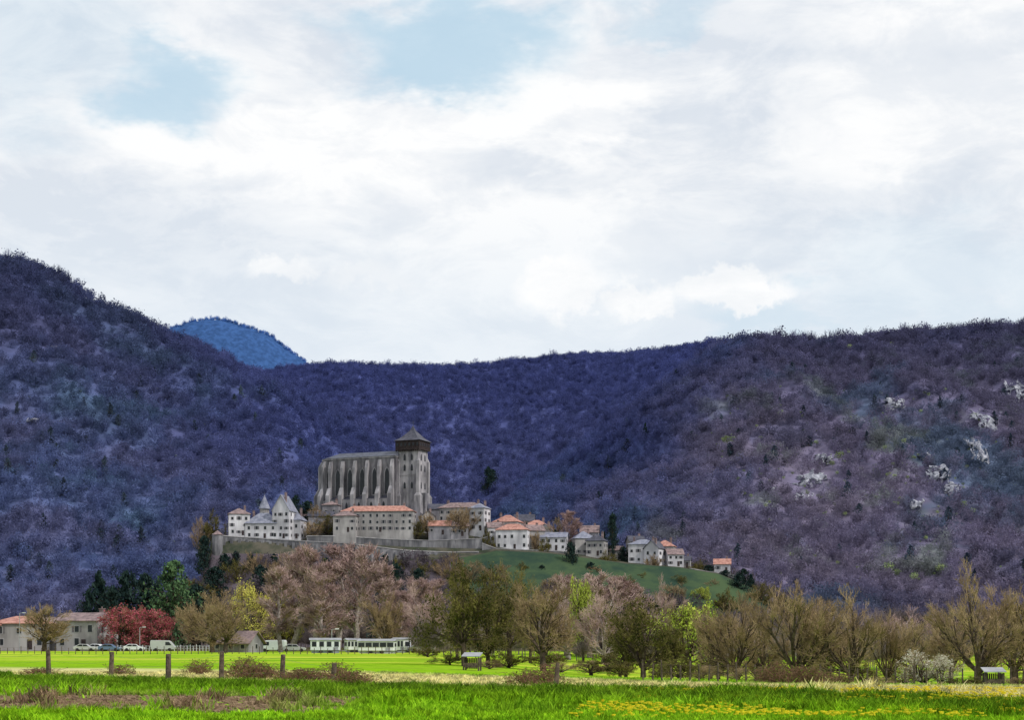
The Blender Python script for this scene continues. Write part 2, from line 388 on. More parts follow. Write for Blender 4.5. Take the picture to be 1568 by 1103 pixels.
def hazed_hillmat(name,mul,rnd,peak=1.0,near_c=(.105,.088,.105,1),trans=False):  # aerial haze is painted into these base colours by world position
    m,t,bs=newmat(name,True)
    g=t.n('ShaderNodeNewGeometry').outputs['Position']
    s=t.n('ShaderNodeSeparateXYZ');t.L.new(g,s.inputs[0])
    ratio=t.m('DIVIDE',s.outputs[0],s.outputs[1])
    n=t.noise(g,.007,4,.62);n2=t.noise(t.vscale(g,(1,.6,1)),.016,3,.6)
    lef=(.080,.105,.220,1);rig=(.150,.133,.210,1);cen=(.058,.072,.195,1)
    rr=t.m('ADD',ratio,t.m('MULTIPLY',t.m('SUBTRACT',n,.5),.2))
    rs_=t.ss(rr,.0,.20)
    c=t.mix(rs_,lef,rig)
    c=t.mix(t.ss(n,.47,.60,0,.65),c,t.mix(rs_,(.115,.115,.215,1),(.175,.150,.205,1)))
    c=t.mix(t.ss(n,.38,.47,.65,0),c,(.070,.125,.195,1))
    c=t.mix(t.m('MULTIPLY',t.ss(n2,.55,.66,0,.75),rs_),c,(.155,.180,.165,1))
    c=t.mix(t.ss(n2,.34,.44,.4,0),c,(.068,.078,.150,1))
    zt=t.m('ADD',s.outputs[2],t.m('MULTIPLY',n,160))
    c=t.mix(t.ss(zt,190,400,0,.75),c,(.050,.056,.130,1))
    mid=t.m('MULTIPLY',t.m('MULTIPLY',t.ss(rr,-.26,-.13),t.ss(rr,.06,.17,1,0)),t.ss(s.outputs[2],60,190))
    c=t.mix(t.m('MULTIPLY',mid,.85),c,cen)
    c=t.mix(t.ss(s.outputs[1],1500,1900),c,t.mix(t.ss(s.outputs[2],150,420),(.075,.088,.205,1),cen))  # back ridge goes bluer with depth, haze as colour
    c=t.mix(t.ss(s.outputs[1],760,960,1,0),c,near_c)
    c=t.mix(t.ss(s.outputs[1],3500,4500),c,(.06*peak,.14*peak,.36*peak,1))  # far peak's haze as blue colour; floor dimmed to match self-shaded crowns
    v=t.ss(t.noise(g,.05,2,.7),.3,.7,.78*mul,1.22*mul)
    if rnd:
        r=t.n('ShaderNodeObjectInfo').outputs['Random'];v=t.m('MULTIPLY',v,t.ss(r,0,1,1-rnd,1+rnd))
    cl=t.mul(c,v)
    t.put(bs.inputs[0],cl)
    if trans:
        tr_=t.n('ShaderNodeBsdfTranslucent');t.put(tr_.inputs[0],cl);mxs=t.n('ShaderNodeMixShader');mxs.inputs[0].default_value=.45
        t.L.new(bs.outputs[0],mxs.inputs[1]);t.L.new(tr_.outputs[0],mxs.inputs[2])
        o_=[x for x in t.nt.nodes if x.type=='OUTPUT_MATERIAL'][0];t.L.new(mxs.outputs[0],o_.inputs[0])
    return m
hfloor=hazed_hillmat('hazed_forest_floor',1.05,0,.62);hcrown=hazed_hillmat('hazed_forest_crowns',1.22,.22,trans=True);htrunk=hazed_hillmat('hazed_forest_trunks',1.2,.2)
meadow=nmat('meadow_grass',(.028,.052,.040),(.065,.10,.05),.05,diff=True,det=5)
scrub=nmat('terrace_scrub',(.04,.05,.035),(.11,.10,.08),.15,diff=True,det=5)
shy=nmat('spring_leaves',(.17,.23,.11),(.32,.39,.17),.1,rnd=.4,diff=True)
def groundcol(t,lite=False):
    g=t.n('ShaderNodeNewGeometry').outputs['Position']
    s=t.n('ShaderNodeSeparateXYZ');t.L.new(g,s.inputs[0]);x,y=s.outputs[0],s.outputs[1]
    a=t.noise(t.vscale(g,(.25,1,1)),.12,3,.6);b=t.noise(g,.9,2 if lite else 5,.7)
    c=t.mix(t.ss(b,.3,.7),(.14,.31,.010,1),(.30,.52,.018,1))
    c=t.mix(t.ss(a,.45,.65,0,.6),c,(.17,.31,.02,1))
    wob=t.m('MULTIPLY',t.m('SUBTRACT',t.noise(g,.25,3,.6),.5),5)
    line=t.m('ADD',t.m('ADD',y,t.m('MULTIPLY',x,.76)),wob)
    ro=t.m('MULTIPLY',t.ss(line,43,48),t.ss(line,55,58,1,0))
    c=t.mix(t.m('MULTIPLY',ro,.8),c,t.mix(t.ss(b,.4,.6),(.045,.105,.010,1),(.14,.25,.015,1)))
    pale=t.m('MULTIPLY',t.ss(line,56,58),t.ss(line,76,88,1,0))
    c=t.mix(t.m('MULTIPLY',pale,t.ss(b,.25,.6,.8,.97)),c,t.mix(b,(.50,.46,.17,1),(.74,.66,.36,1)))
    line2=t.m('ADD',y,wob)
    dirt=t.m('MULTIPLY',t.ss(x,-7.5,-3.5,1,0),t.m('MULTIPLY',t.ss(line2,37,38.5),t.ss(line2,48,50.5,1,0)))
    dirt=t.m('MULTIPLY',dirt,t.ss(t.noise(g,.8,4,.7),.36,.50))
    c=t.mix(dirt,c,t.mix(t.ss(t.noise(g,3,3,.7),.3,.7),(.13,.085,.05,1),(.30,.21,.13,1)))
    yel=t.m('MULTIPLY',t.ss(line,85,140),t.ss(a,.44,.58))
    c=t.mix(t.m('MULTIPLY',yel,.7),c,(.54,.58,.07,1))
    gr=t.m('MULTIPLY',t.ss(line,90,150),t.ss(a,.36,.44,1,0))
    c=t.mix(t.m('MULTIPLY',gr,.6),c,(.10,.24,.02,1))
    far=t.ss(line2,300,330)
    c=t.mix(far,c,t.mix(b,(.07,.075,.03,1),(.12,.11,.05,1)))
    return c
m,t,bs=newmat('field_ground',True);t.put(bs.inputs[0],groundcol(t))
gp=t.n('ShaderNodeNewGeometry').outputs['Position'];b=t.n('ShaderNodeBump');t.put(b.inputs['Height'],t.noise(gp,3,5,.7));b.inputs['Strength'].default_value=.6;b.inputs['Distance'].default_value=.2;t.L.new(b.outputs[0],bs.inputs['Normal'])
mground=m
m,t,bs=newmat('grass_blades',True);c=groundcol(t,True)
r=t.n('ShaderNodeObjectInfo').outputs['Random'];t.put(bs.inputs[0],t.mul(c,t.ss(r,0,1,.5,1.45)))
mgrass=m
# ================= GROUND SHEET
def gz(x,y):
    return -1.8*S(x,-10,25)*S(y,50,130)*(1-S(y,200,320))+.25*fbm(np.asarray(x)*.08,np.asarray(y)*.08,3,5)*(1-S(np.asarray(y,float),250,330))
def gzf(x,y): return float(gz(np.float64(x),np.float64(y)))
xs=np.concatenate([np.linspace(-6000,-220,18),np.arange(-200,201,1.6),np.linspace(220,6000,18)])
ys=np.concatenate([np.linspace(-3000,-40,10),np.arange(-30,340,1.6),np.linspace(350,9000,40)])
GX,GY=np.meshgrid(xs,ys);GZ=gz(GX,GY)
def gridfaces(nr,nc):
    i=np.arange(nr-1)[:,None]*nc+np.arange(nc-1)[None];i=i.ravel()
    return np.stack([i,i+1,i+nc+1,i+nc],1)
me=npmesh('ground',np.stack([GX,GY,GZ],-1).reshape(-1,3),[gridfaces(*GX.shape)],[mground],smooth=True)
addobj('ground',me)
# ================= TERRAIN
def C(pts): 
    a=np.array(pts,float);return lambda px:np.interp(px,a[:,0],a[:,1])
left=C([(-500,330),(-200,360),(0,397),(40,402),(90,422),(150,457),(200,482),(245,507),(300,533),(340,552),(370,566),(420,590),(480,622),(560,675),(640,735),(720,795),(820,860),(1000,920),(2200,940)])
right=C([(-500,950),(600,880),(700,815),(760,770),(850,715),(900,682),(950,645),(1000,605),(1050,565),(1100,535),(1140,521),(1180,521),(1230,524),(1270,528),(1320,519),(1380,508),(1450,502),(1568,498),(1800,470),(2200,460)])
back=C([(-500,560),(200,590),(330,582),(400,575),(440,567),(480,564),(560,562),(640,562),(700,560),(760,554),(830,548),(900,543),(960,545),(1020,539),(1060,532),(1100,526),(1180,524),(1300,540),(2200,560)])
fr=C([(-500,985),(180,980),(260,950),(310,905),(322,852),(450,852),(620,862),(700,857),(760,844),(830,847),(880,853),(960,864),(1040,870),(1100,880),(1160,905),(1220,935),(1300,972),(1350,983),(2200,985)])
tt=C([(-500,985),(180,980),(260,950),(310,905),(325,824),(450,831),(620,846),(735,849),(760,844),(830,845),(880,852),(960,863),(1040,869),(1100,878),(1160,903),(1220,935),(1300,972),(1350,983),(2200,985)])
hh=C([(-500,985),(180,980),(260,950),(310,890),(325,822),(450,824),(520,816),(640,816),(740,819),(790,836),(870,843),(960,860),(1040,866),(1100,876),(1160,905),(1220,935),(1300,972),(1350,983),(2200,985)])
cr=C([(-500,985),(180,980),(260,945),(310,890),(340,832),(400,815),(480,790),(660,790),(740,806),(800,828),(900,847),(1000,860),(1100,876),(1160,905),(1220,935),(1300,972),(1350,983),(2200,985)])
md=C([(-500,985),(150,985),(300,955),(400,915),(700,905),(900,905),(1000,922),(1160,940),(1300,984),(2200,985)])
def zz(py,D): return CH+(HOR-py)/F*D
PX=np.arange(-340,1920,5.0);DS=np.concatenate([np.arange(585,900,5.0),np.arange(900,1560,9.0),np.arange(1560,2760,16.0),np.arange(2760,3600,60.)])
H=np.zeros((len(DS),len(PX)))
for j,px in enumerate(PX):
    l,rg,bk=left(px),right(px),back(px);s=min(l,rg)
    zs=zz(s,1500);zb=zz(bk,2550)
    kd=[585,592,640,674,681,698,728,770,830,900,1000,1180,1500,1640,1800,2550,2700,3600]
    zc=zz(cr(px),728)
    z=[-1.5,.1,zz(md(px),640),zz(fr(px),674),zz(tt(px),681),zz(hh(px),698),zc,zc*.96,zc*.5+4,10,max(22,.16*zs),max(30,.42*zs),zs,max(zs*.98,40),min(zs*.95,zb*.55)+20,zb,zb*.93,zb*.3]
    H[:,j]=np.interp(DS,kd,z)
def smooth(A,k,ax):
    B=A.copy()
    for _ in range(k):
        B=(np.roll(B,1,ax)+2*B+np.roll(B,-1,ax))/4
    return B
Hs=smooth(H,14,0);Hs=smooth(Hs,4,1)
wv=S(DS,850,930)[:,None]*(1-S(DS,3400,3500)[:,None]);H2=H*(1-wv)+Hs*wv
HX=(PX[None,:]-784)/F*DS[:,None];HY=np.repeat(DS[:,None],len(PX),1)
def win(D,c,wd): return np.exp(-((D-c)/wd)**2)
env=S(HY,900,1100)*(1-.9*win(HY,1500,80))*(1-.9*win(HY,2550,120))
gul=np.abs(fbm(HX*.0045+HY*.0012,HY*.0018,5,3))*-2.6+.45
H2=H2+env*(gul*42+fbm(HX*.02,HY*.02,4,9)*24)+fbm(HX*.02,HY*.02,4,19)*3*S(HY,600,640)*(1-win(HY,690,40))
H2=np.maximum(H2,np.where(HY>592,.15,-2))
def tz(px,D):
    j=(px-PX[0])/5.0;j0=int(min(max(j,0),len(PX)-2));fj=j-j0
    i0=int(np.clip(np.searchsorted(DS,D)-1,0,len(DS)-2));fi=(D-DS[i0])/(DS[i0+1]-DS[i0])
    return float((H2[i0,j0]*(1-fj)+H2[i0,j0+1]*fj)*(1-fi)+(H2[i0+1,j0]*(1-fj)+H2[i0+1,j0+1]*fj)*fi)
def hit(px,py,D0=900):
    D=D0
    while D<3000:
        if tz(px,D)>=Z(py,D): return D
        D+=6
    return 2600
PXg=np.repeat(PX[None],len(DS),0)
fp=(PXg[:-1,:-1]+2.5);fd=(HY[:-1,:-1]+HY[1:,:-1])/2
jit=fbm(fp*.03,fd*.05,3,2)*60
mead=((fp+jit>700)&(fp+jit*.5<1175)&(fd<676)&(fd+jit*.4>610)).astype(int)
mead[(fp>300)&(fp<1150)&(fd>676)&(fd<745)]=2
rz=[(1370,625,26),(1502,660,30),(1498,700,30),(1435,730,36),(1455,750,30),(1555,605,30),(1240,735,50),(1228,762,30),(1400,772,30),(1325,650,22),(1255,705,30),(1420,790,26)]
RZ=[]
for px,py,r_ in rz:
    D=hit(px,py);RZ.append((X(px,D),D,r_*D/F))
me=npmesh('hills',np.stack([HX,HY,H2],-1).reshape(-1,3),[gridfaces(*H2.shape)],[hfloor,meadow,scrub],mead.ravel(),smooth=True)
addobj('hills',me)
pk=C([(60,620),(200,560),(240,520),(258,508),(290,496),(325,490),(370,499),(410,514),(440,536),(470,557),(520,585),(600,620)])
ppx=np.arange(60,600,3.0);pd=np.linspace(5000,7000,60)
ph=np.array([[zz(pk(p),6000)*math.exp(-((d-6000)/620)**2)+15*fbm(p*.1,d*.004,3,4) for p in ppx] for d in pd])
pX=(ppx[None]-784)/F*pd[:,None]*(6000/pd[:,None])
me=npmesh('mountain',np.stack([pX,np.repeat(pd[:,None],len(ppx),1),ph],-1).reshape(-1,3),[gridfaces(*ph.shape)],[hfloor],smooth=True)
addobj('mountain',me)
# ================= FOREST ON HILLS
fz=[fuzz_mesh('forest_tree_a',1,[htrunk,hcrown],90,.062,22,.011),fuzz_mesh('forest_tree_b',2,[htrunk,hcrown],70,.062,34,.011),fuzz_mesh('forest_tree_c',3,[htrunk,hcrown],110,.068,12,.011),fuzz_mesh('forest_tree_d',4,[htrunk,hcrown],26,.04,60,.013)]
srcs=[]
for i,mm in enumerate(fz):
    px,D=(330,420,560,600)[i],1000+i*30
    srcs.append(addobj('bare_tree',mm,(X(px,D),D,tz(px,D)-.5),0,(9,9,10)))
def samp(n,d0,d1,p0=-300,p1=1880,fn=None):
    D=np.sqrt(NR.rand(n)*(d1*d1-d0*d0)+d0*d0);px=p0+NR.rand(n)*(p1-p0)
    k=np.ones(n,bool)
    x=(px-784)/F*D
    for (a,b_,r_) in RZ:
        dd=np.sqrt((x-a)**2+((D-b_)*.55)**2)/r_
        k&=~((dd<1.0)&(NR.rand(n)<.5))
    if fn is not None: k&=fn(px,D)
    px,D=px[k],D[k]
    return np.array([(X(p,d),d,tz(p,d)-.6) for p,d in zip(px,D)])
A=samp(26000,880,1560,-260,1840);B=samp(14000,1850,2620,200,1250)
rid=[]
for i in range(900):
    px=NR.uniform(-260,1840);D=1490+NR.uniform(-25,30);rid.append((X(px,D),D,tz(px,D)-.5))
    px=NR.uniform(300,1250);D=2545+NR.uniform(-40,40);rid.append((X(px,D),D,tz(px,D)-.5))
rid=np.array(rid)
pkp=[]
for i in range(700):
    p=NR.uniform(120,560);D=6000+NR.uniform(-60,20);pkp.append(((p-784)/F*6000,D,np.interp(p,ppx,ph[int((D-5000)/2000*59)])-3))
pkp=np.array(pkp)
def vill(px,D):
    return np.where(px<700,(D<672)|(D>750),(D<640)|(D>735))
V_=samp(5200,592,880,120,1330,vill)
for k,(pts,s0,vr,S_) in enumerate([(A,8.0,.32,(0,1,2)),(B,9.5,.25,(0,1,2)),(rid,10,.4,(3,1,3)),(pkp,15,.25,(3,1,3)),(V_,4.8,.3,(0,1,2))]):
    idx=NR.randint(0,3,len(pts))
    for i in range(3):
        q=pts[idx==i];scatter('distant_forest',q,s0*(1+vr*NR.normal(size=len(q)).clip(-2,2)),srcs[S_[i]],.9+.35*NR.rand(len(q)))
belt=nmat('belt_crowns',(.050,.042,.050),(.125,.10,.105),.05,rnd=.4,diff=True);beltt=nmat('belt_trunks',(.12,.10,.10),(.26,.21,.20),.1,rnd=.3,diff=True)
bm=[fuzz_mesh('belt_tree_a',11,[beltt,belt],260,.020,200,.008),fuzz_mesh('belt_tree_b',12,[beltt,belt],140,.02,240,.008)]
for i,mm in enumerate(bm):
    so_=addobj('bare_tree',mm,(X((100,1460)[i],470),470,0),0,(7,7,9))
    n=1000;D=NR.uniform(380,600,n);px=NR.uniform(-260,1860,n)
    pts=np.stack([(px-784)/F*D,D,np.zeros(n)],1);s=NR.uniform(5,9,n)*np.where(px>600,1.1,.9)
    scatter('distant_tree_belt',pts,s,so_,1.0+.3*NR.rand(n))
    n=220;D=NR.uniform(200,330,n);px=NR.uniform(640,1860,n)
    pts=np.stack([(px-784)/F*D,D,gz((px-784)/F*D,D)],1);s=NR.uniform(2.5,5.0,n)
    scatter('scrub_thicket',pts,s,so_,1.0+.3*NR.rand(n))
sg=fuzz_mesh('spring_shrub',21,[beltt,shy],260,.055,10)
gl=[(1112,690,2.0),(1100,694,1.3),(1122,686,1.5),(1195,645,1.2),(1285,716,2.0),(1275,722,1.3),(1180,810,1.3),(1360,890,2.4),(1372,894,1.9),(1440,888,2.2),(1385,685,1.2),(1430,712,1.1),(1212,860,1.3),(1300,540,1.1),(1365,535,1.0),(1250,690,1),(1490,650,1.0),(1475,790,1.7),(1490,796,1.4),(1085,750,1.0),(1150,660,.9),(1400,900,1.8),(1410,640,.8),(1150,770,1),(1340,700,.8),(1225,640,.7)]
for i in range(150): gl.append((R.uniform(1050,1600),R.uniform(600,900),R.uniform(.4,.95)))
for i in range(70): gl.append((R.gauss(1300,90),R.gauss(745,40),R.uniform(.5,1.0)))
for i in range(20): gl.append((R.uniform(0,400),R.uniform(600,860),R.uniform(.4,.7)))
P=[];Sx=[]
for px,py,s in gl:
    D=hit(px,py);P.append((X(px,D),D,tz(px,D)+1.5));Sx.append(s*4.4*D/1250)
so_=addobj('spring_shrub',sg,P[0],0,(Sx[0],)*3)
scatter('spring_shrubs',np.array(P[1:]),np.array(Sx[1:]),so_)
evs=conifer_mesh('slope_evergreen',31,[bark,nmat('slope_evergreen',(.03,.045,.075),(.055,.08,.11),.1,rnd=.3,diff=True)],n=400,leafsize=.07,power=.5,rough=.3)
P=[]
for i in range(170):
    px,py=(R.uniform(850,1600),R.uniform(560,900)) if i%2 else (R.uniform(-40,500),R.uniform(560,900))
    D=hit(px,py);P.append((X(px,D),D,tz(px,D)-.5))
so_=addobj('evergreen_tree',evs,P[0],0,(7,7,12));scatter('slope_evergreens',np.array(P[1:]),NR.uniform(5,8,len(P)-1),so_,NR.uniform(1.1,1.9,len(P)-1))
def rock_obj(px,py,wpx,hpx,seed):
    D=hit(px,py)-10;k=D/F;wm=wpx*k;hm=hpx*k
    n=34;u=np.linspace(-1,1,n);UU,VV=np.meshgrid(u,u)
    y=(UU**2+VV**2-.5)*9+fbm(UU*3+seed,VV*3,5,seed)*14+VV*hm*.9
    xx=UU*wm*(.5+.35*fbm(VV*2+seed,UU*2,3,seed))+VV*wm*.18+fbm(UU*4,VV*4+seed,3)*7;zq=VV*hm*.5*(1+.5*fbm(UU*3,seed+VV,3))+fbm(UU*5+seed,VV*5,3)*6
    fm=gridfaces(n,n);cu=(UU**2+VV**2)[:-1,:-1].ravel()*.8+fbm(UU*5,VV*3,4,seed+9)[:-1,:-1].ravel()*3.0
    me=npmesh('rock_outcrop',np.stack([xx,y,zq],-1).reshape(-1,3),[fm[cu<.38]],[rock],smooth=True)
    addobj('rock_outcrop',me,(X(px,D),D,tz(px,D)+hm*.25))
for i,a in enumerate([(1370,622,40,34),(1506,650,34,52),(1496,695,34,56),(1438,725,48,38),(1457,752,34,30),(1558,602,36,44),(1240,732,56,34),(1225,762,40,30),(1400,772,40,24),(1325,650,26,18),(55,637,26,10),(85,532,16,8),(1262,702,36,24),(1290,680,22,14),(1415,700,24,18),(1180,745,24,16)]): rock_obj(*a,seed=i+1)
# ================= CATHEDRAL
D0=725;e=empty('cathedral',(X(573,D0),D0,Z(792,D0)),math.radians(-22))
b=MB()
ap=[(-18+8*math.cos(a),8*math.sin(a)) for a in [math.radians(90+180/7*i) for i in range(8)]]
body=ap+[(15,-8),(15,8)]
b.prism(body,-8,26.2)
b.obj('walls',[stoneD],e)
b=MB();b.prism([(x*1.012,y*1.03) for x,y in body],26.2,26.9);b.obj('cornice',[stoneT],e)
b=MB()
bx=[-18,-11.7,-5.4,.9,7.2,13.6]
BW=.68
for x in bx:
    for sgn in (-1,1):
        yo,yi=sgn*10.0,sgn*8.003
        y0,y1=sorted((yo,yi))
        b.box(x-BW,x+BW,y0,y1,-8,22)
        b.add([(x-BW,yo,22.0),(x+BW,yo,22.0),(x+BW,yi,22.0),(x-BW,yi,22.0),(x-BW,yi,25.4),(x+BW,yi,25.4),(x-BW,(yo+yi)/2,25.2),(x+BW,(yo+yi)/2,25.2)],
          [(0,1,7,6),(6,7,5,4),(0,6,4,3),(1,2,5,7)])
        y2=sgn*12.0;y0,y1=sorted((yo,y2))
        b.box(x-.95,x+.95,y0,y1,-8,9.5);b.add([(x-.95,y2,9.5),(x+.95,y2,9.5),(x+.95,yo,9.5),(x-.95,yo,9.5),(x-.95,yo,13),(x+.95,yo,13)],[(0,1,5,4),(0,4,3),(1,2,5)])
for i in range(1,7):
    a=math.radians(90+180/7*i);ca,sa=math.cos(a),math.sin(a)
    def tr(x,y): return (-18+x*ca-y*sa,x*sa+y*ca)
    b.prism([tr(7.8,-.65),tr(10,-.65),tr(10,.65),tr(7.8,.65)],-8,23.2)
    b.prism([tr(7.8,-.65),tr(10,-.65),tr(10,.65),tr(7.8,.65)],23.2,25.8,0,top=[tr(7.8,-.65),tr(8.6,-.65),tr(8.6,.65),tr(7.8,.65)])
    b.prism([tr(10,-.9),tr(12,-.9),tr(12,.9),tr(10,.9)],-8,9.5,0)
    b.prism([tr(10,-.9),tr(12,-.9),tr(12,.9),tr(10,.9)],9.5,13,0,top=[tr(10,-.9),tr(10.1,-.9),tr(10.1,.9),tr(10,.9)])
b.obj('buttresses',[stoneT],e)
b=MB();bf=MB()
def lancet(mb,cx,cy,ang,z0,z1,w,off,mi=0):
    ca,sa=math.cos(ang),math.sin(ang)
    pts=[(-w/2,z0),(w/2,z0),(w/2,z1-w*1.1),(w*.32,z1-w*.45),(0,z1),(-w*.32,z1-w*.45),(-w/2,z1-w*1.1)]
    vs=[(cx+ca*o-sa*u,cy+sa*o+ca*u,z) for o in (0,off) for u,z in pts];n=7
    mb.add(vs,[tuple(range(n,2*n))]+[(i,(i+1)%n,(i+1)%n+n,i+n) for i in range(n)],mi)
for i in range(5):
    mxx=(bx[i]+bx[i+1])/2
    for sg_ in (-1,1):
        lancet(b,mxx+.2,8*sg_,math.pi/2*sg_,9.6,21.5,2.1,.10);lancet(bf,mxx+.2,8*sg_,math.pi/2*sg_,9.2,22.3,2.9,.05)
        lancet(b,mxx,11*sg_,math.pi/2*sg_,1.5,6,1.1,.12)
for i in range(7):
    a=math.radians(90+180/7*(i+.5));rr=8*math.cos(math.pi/14)
    lancet(b,-18+rr*math.cos(a),rr*math.sin(a),a,9.6,21.5,1.7,.10);lancet(bf,-18+rr*math.cos(a),rr*math.sin(a),a,9.2,22.2,2.4,.05)
    lancet(b,-18+10.3*math.cos(a),10.3*math.sin(a),a,2,6,1,.12)
b.obj('windows',[glass],e);bf.obj('window_surrounds',[stoneT],e)
b=MB()
for i in range(5):
    for s_ in (-1,1):
        x0,x1=bx[i]+1.01,bx[i+1]-1.01;ya,yb=sorted((8.01*s_,11*s_))
        b.box(x0,x1,ya,yb,-8,7.4)
        b.add([(x0,11.1*s_,7.4),(x1,11.1*s_,7.4),(x1,8.01*s_,8.9),(x0,8.01*s_,8.9),(x0,8.01*s_,7.4),(x1,8.01*s_,7.4)],[(0,1,2,3),(0,3,4),(1,5,2)],1)
for i in range(7):
    a0,a1=math.radians(90+180/7*i+6),math.radians(90+180/7*(i+1)-6)
    q=[(-18+r_*math.cos(a_),r_*math.sin(a_)) for r_,a_ in ((7.7,a0),(10.55,a0),(10.55,a1),(7.7,a1))]
    b.prism(q,-8,7.2);q2=[q[0],(q[0][0]*.8+q[1][0]*.2,q[0][1]*.8+q[1][1]*.2),(q[3][0]*.8+q[2][0]*.2,q[3][1]*.8+q[2][1]*.2),q[3]]
    b.prism(q,7.2,8.8,1,top=q2)
b.obj('chapels',[stoneT,slate],e)
b=MB()
rb=[(x*1.02,y*1.06) for x,y in body];n=len(rb)
vs=[(x,y,26.9) for x,y in rb]+[(-18,0,30.0),(15.3,0,30.0)]
fs=[(i,i+1,n) for i in range(7)]+[(7,8,n+1,n),(8,9,n+1),(9,0,n,n+1),tuple(range(n))[::-1]]
b.add(vs,fs);b.obj('nave_roof',[slateN],e)
b=MB();tx0,tx1,ty0,ty1=14.9,24.9,-5.0,5.0
b.box(tx0,tx1,ty0,ty1,-8,29.6)
for (xx,yy) in ((tx0,ty0),(tx1,ty0),(tx1,ty1),(tx0,ty1)):
    b.box(xx-.8,xx+.8,yy-.8,yy+.8,-8,24.5);b.cone([(xx-.8,yy-.8),(xx+.8,yy-.8),(xx+.8,yy+.8),(xx-.8,yy+.8)],24.5,(xx,yy,26.5))
    b.box(xx-1.5,xx+1.5,yy-1.5,yy+1.5,-8,8.5);b.cone([(xx-1.5,yy-1.5),(xx+1.5,yy-1.5),(xx+1.5,yy+1.5),(xx-1.5,yy+1.5)],8.5,(xx,yy,11.5))
b.box(tx1-.003,tx1+2.2,-2,2,-8,10);b.box(tx0-.05,tx1+.05,ty0-.12,ty1+.12,18.0,18.4)
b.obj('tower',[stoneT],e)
b=MB()
for zc_ in (12,20,24.8):
    for yy in (-2.0,2.0): lancet(b,tx1+.05,yy,0,zc_,zc_+3,1.0,.06)
    for xx in (tx0+3.2,tx0+6.8): lancet(b,xx,ty0-.12,-math.pi/2,zc_,zc_+3,1.0,.06)
b.obj('tower_windows',[glass],e)
b=MB();o=1.0
b.box(tx0-o,tx1+o,ty0-o,ty1+o,29.6,30.0);b.box(tx0-o+.1,tx1+o-.1,ty0-o+.1,ty1+o-.1,30.0,33.8)
for i in range(13):
    x=tx0-o+.1+i*(tx1-tx0+2*o-.2)/12
    b.box(x-.12,x+.12,ty0-o-.05,ty0-o+.05,30.003,33.7);b.box(tx1+o-.15,tx1+o,ty0-o+i*.96,ty0-o+i*.96+.22,30.003,33.7)
    b.box(x-.15,x+.15,ty0-o+.02,ty0+.1,28.9,29.597)
b.obj('timber_hoarding',[timber],e)
b=MB()
for i in range(6):
    x=tx0+i*(tx1-tx0)/5;b.box(x-.45,x+.45,ty0-o-.09,ty0-o-.055,31.3,32.7)
    b.box(tx1+o+.003,tx1+o+.04,ty0+i*1.9,ty0+i*1.9+.8,31.3,32.7)
b.obj('hoarding_openings',[glass],e)
b=MB();cx,cy=(tx0+tx1)/2,0
def sq(r): return [(cx-r,cy-r),(cx+r,cy-r),(cx+r,cy+r),(cx-r,cy+r)]
b.prism(sq(6.6),33.8,35.4,0,top=sq(4.2));b.prism(sq(4.2),35.4,38.8,0,top=sq(1.1));b.cone(sq(1.1),38.8,(cx,cy,41.4))
b.cyl((cx,cy,41),(cx,cy,43.6),.12,.05,6);b.box(cx-.6,cx+.6,cy-.06,cy+.06,42.6,42.75)
b.obj('tower_roof',[slate],e)
